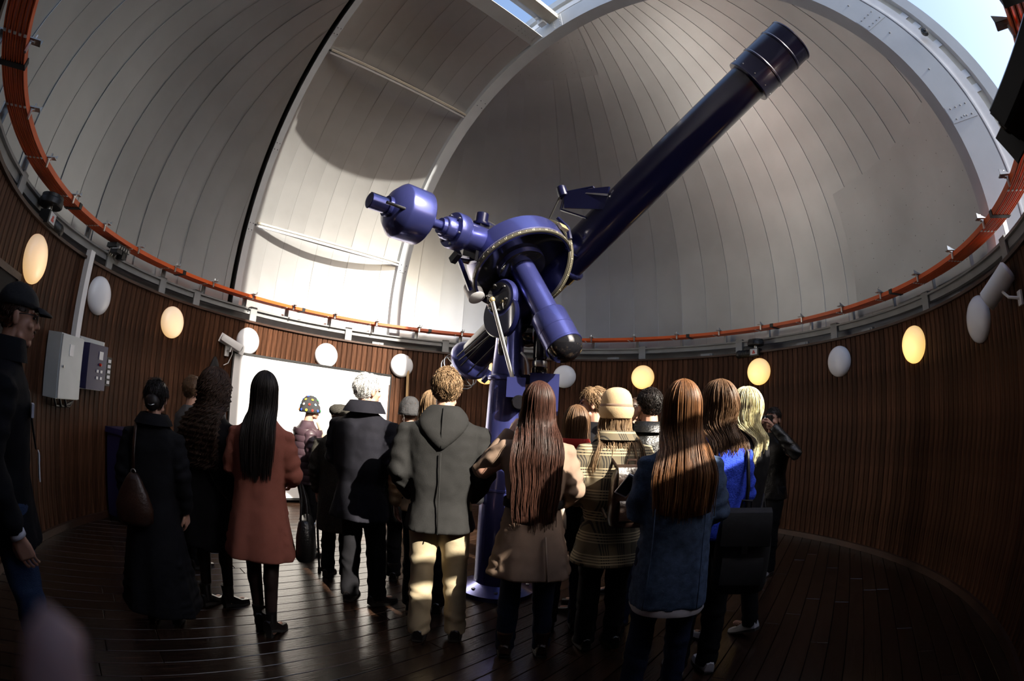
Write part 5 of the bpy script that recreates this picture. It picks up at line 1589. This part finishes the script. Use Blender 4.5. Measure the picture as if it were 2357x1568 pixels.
# man in leather jacket, hand at ear
p = person('dark-haired man in a black leather jacket with a hand at his ear', 0.997, -0.856, 92, 1.79, True, yaw=14,
           coat=dict(hem=0.85, sl=0.078, hrx=0.19, hry=0.14), coat_mat=m_leather, leg_mat=m_jeans,
           arms=dict(el=((-0.31, 0.10, 1.30), (0.25, -0.03, 1.13)), wr=((-0.125, 0.06, 1.535), (0.24, 0.10, 0.92)), palm=((1, 0.2, 0), None)), hands=('grip', 'relaxed'))
p['head']('hair', short_hair(29, low=-0.075, n=520, ln=0.03, puff=1.02), h_black)
collar(p, m_leather, z=1.48, r=0.088, h=0.05, flare=1.35)

# woman in denim, nearest
p = person('woman with straight chestnut hair in a long denim jacket and jeans, nearest the camera', 0.845, -1.93, 80, 1.735,
           coat=dict(hem=0.66, hrx=0.200, hry=0.160, sl=0.066, A=0.02, m=5, crx=0.180, cry=0.145, wrx=0.175, wry=0.142), coat_mat=c_denim, legs='jeans', leg_mat=m_jeans, shoe='shoe', bulk=0.92,
           arms=dict(el=((-0.198, -0.01, 1.13), (0.205, -0.02, 1.13)), wr=((-0.15, 0.21, 1.12), (0.13, 0.20, 1.04))), hands=('grip', 'grip'), ankles=((-0.12, 0.0), (0.10, 0.02)))
p['head']('hair', long_hair(0.53, (0.115, 0.145, 0.135), -0.172, 540, amax=128, seed=71, puff=1.04, ragged=0.30), h_brown)
p['part']('shirt_hem', MB().loft([ringp(0, -0.005, 0.70, 0.185, 0.145), ringp(0, -0.008, 0.648, 0.192, 0.154, A=0.01), ringp(0, -0.012, 0.628, 0.180, 0.148)], cap=False), c_white)
for xx in (0.11, -0.13):
    p['part']('seam', MB().tube([(xx, -0.150, 1.25), (xx, -0.148, 1.0), (xx * 1.05, -0.160, 0.80), (xx * 1.1, -0.158, 0.67)], 0.0025, 6), c_denim)
t = thing('phone', 'white smartphone held up by the woman in denim', 'phone', p['W'] @ Matrix.Translation(V((-0.25, 0.24, 1.18)) * p['s']))
F = p['W'] @ Matrix.Translation(V((-0.235, 0.24, 1.23)) * p['s']) @ Matrix.Rotation(0.5, 4, 'X') @ Matrix.Rotation(0.5, 4, 'Y')
MB().box((0, 0, 0), (0.07, 0.009, 0.14), F).build('body', m_white, t, smooth=False)
MB().box((0, -0.006, 0), (0.062, 0.003, 0.12), F).build('screen', m_gloss, t, smooth=False)

# woman in the blue jumper
p = person('woman with wavy brown hair in a bright blue knitted jumper and black trousers', 1.19, -1.62, 88, 1.765, yaw=10,
           coat=dict(hem=0.90, hrx=0.170, hry=0.13, sl=0.060, A=0.01, crx=0.172, wrx=0.155), bulk=0.93, coat_mat=c_blue, leg_mat=m_blk2, shoe='sneaker', shoe_mat=m_snk,
           arms=dict(el=((-0.205, -0.02, 1.13), (0.205, 0.0, 1.13)), wr=((-0.18, 0.12, 0.92), (0.14, 0.22, 1.06))))
p['head']('hair', long_hair(0.30, (0.115, 0.125, 0.12), -0.135, 300, wave=0.010, amax=132, seed=81, puff=1.10), h_mid)
p['part']('strap', MB().tube([(0.11, -0.02, 1.47), (0.13, -0.12, 1.38), (0.13, -0.155, 1.20), (0.12, -0.16, 1.0)], 0.011, 6), m_black)
backpack('black backpack slung low behind the woman in the blue jumper', p['W'] @ Matrix.Rotation(-0.35, 4, 'Z'), p['s'], (0.16, -0.25, 0.66), 0.30, 0.17, 0.44, m_blackcloth, m_black)

# blonde woman
p = person('woman with wavy pale blonde hair in black, face turned left, hand lifted', 1.585, -1.225, 118, 1.765, yaw=14,
           coat=dict(hem=0.80, sl=0.066), coat_mat=m_blk, leg_mat=m_blk2, legs='jeans', shoe='sneaker', shoe_mat=m_snk, face_on=True,
           arms=dict(el=((-0.26, -0.10, 1.16), (0.24, 0.05, 1.12)), wr=((-0.26, 0.16, 1.26), (0.15, 0.20, 1.05)), palm=((0.7, 0.3, 0.3), None)), hands=('relaxed', 'relaxed'),
           ankles=((-0.08, 0.05), (0.16, -0.12)), lift=(0, 0.05))
p['head']('hair', long_hair(0.44, (0.115, 0.125, 0.12), -0.13, 340, wave=0.013, amax=122, seed=91, puff=1.08, ragged=0.3), h_blond)

# man by the right wall
p = person('man in a black leather jacket holding a camera to his eye by the right wall', 2.65, 0.14, 205, 1.71, True, yaw=10,
           coat=dict(hem=0.82, sl=0.076), coat_mat=m_leather, leg_mat=m_blk2, shoe='sneaker', shoe_mat=m_snk, face_on=True,
           arms=dict(el=((-0.36, 0.08, 1.28), (0.28, 0.12, 1.22)), wr=((-0.12, 0.19, 1.56), (0.10, 0.20, 1.53)), palm=((0.8, 0.5, 0), (-0.8, 0.5, 0))), hands=('grip', 'grip'))
p['head']('hair', short_hair(37, low=-0.075, n=350, ln=0.035), h_black)
p['part']('watch', MB().tube([p['wr'][0] * 0.9 + p['el'][0] * 0.1, p['wr'][0] * 0.84 + p['el'][0] * 0.16], 0.052, 16), m_black)
t = thing('compact_camera', 'small black camera held up by the man near the right wall', 'camera', p['W'] @ Matrix.Translation(V((-0.02, 0.17, 1.58)) * p['s']))
F = p['W'] @ Matrix.Translation(V((-0.02, 0.165, 1.635)) * p['s'])
MB().box((0, 0, 0), (0.12, 0.04, 0.075), F).build('body', m_black, t, smooth=False)
MB().lathe([(0.03, 0), (0.03, 0.04), (0.026, 0.045), (0.002, 0.04)], 18, F @ Matrix.Translation((0, 0.02, 0)) @ Matrix.Rotation(-PI / 2, 4, 'X')).build('lens', m_gloss, t)
# ---------------------------------------------------------------- black camera housing close at the upper right, and the hand at the lens
a, b = V((1.256, -3.631, 2.244)), V((1.251, -3.894, 2.372))
ax = (a - b).normalized()
F = frame((a + b) / 2, ax, Z.cross(ax)) @ Matrix.Scale(0.75, 4)
t = thing('camera_housing', 'large black camera housing jutting in at the upper right corner', 'camera', Matrix.Translation((a + b) / 2))
MB().loft([[(x * k, y * k, z) for x, y in ((-0.075, -0.06), (0.06, -0.06), (0.075, -0.045), (0.075, 0.045), (0.06, 0.06), (-0.075, 0.06))] for z, k in ((-0.30, 0.9), (-0.28, 1.0), (0.17, 1.0))], M=F).build('housing', m_black, t, smooth=30)
MB().box((-0.085, 0, 0.0), (0.012, 0.15, 0.52), F).build('sunshield', m_black, t, smooth=False)
MB().box((0, 0, 0.172), (0.12, 0.10, 0.012), F).build('window', m_gloss, t, smooth=False)
MB().lathe([(0.03, 0.175), (0.034, 0.185), (0.028, 0.19)], 20, F).build('lens', m_gloss, t)
wp = pol(RW - 0.02, math.degrees(math.atan2(b.y, b.x)) - 2, 2.30)
MB().tube([F @ V((-0.05, 0, -0.1)), F @ V((-0.16, 0, -0.14)), wp], 0.02, 10).build('bracket', m_black, t)
# the photographer's own fingertips in the lower left corner
C0 = V((0.0184, -4.1118, 1.5457))
m_pink = mat('blurred pink skin', (0.48, 0.33, 0.33), 0.6, var=0.05, sss=0.05)
hv = HANDS['point'].v
tip = V(min((v for v in hv if v[0] < -0.022 and v[2] < -0.11), key=lambda v: v[2]))
cm3 = SC.camera.matrix_basis.to_3x3()
rr_, uu_, ff_ = cm3.col[0], cm3.col[1], -cm3.col[2]
tx, ty, tl = -0.0600, -0.0345, 0.0290            # fingertip: right, up and forward of the lens
lean = (uu_ * 0.97 + rr_ * -0.05 + ff_ * 0.22).normalized()
zx = -lean; xx = (-rr_ - zx * (-rr_).dot(zx)).normalized(); yy = zx.cross(xx)
M_ = Matrix((xx, yy, zx)).transposed().to_4x4()
M_.translation = C0 + rr_ * tx + uu_ * ty + ff_ * tl - M_.to_3x3() @ tip
q = MB().add(hv, HANDS['point'].f, M_)
tag(q.build('hand', m_pink, smooth=True), 'blurred pinkish fingertip right at the lens in the lower left corner', 'hand')
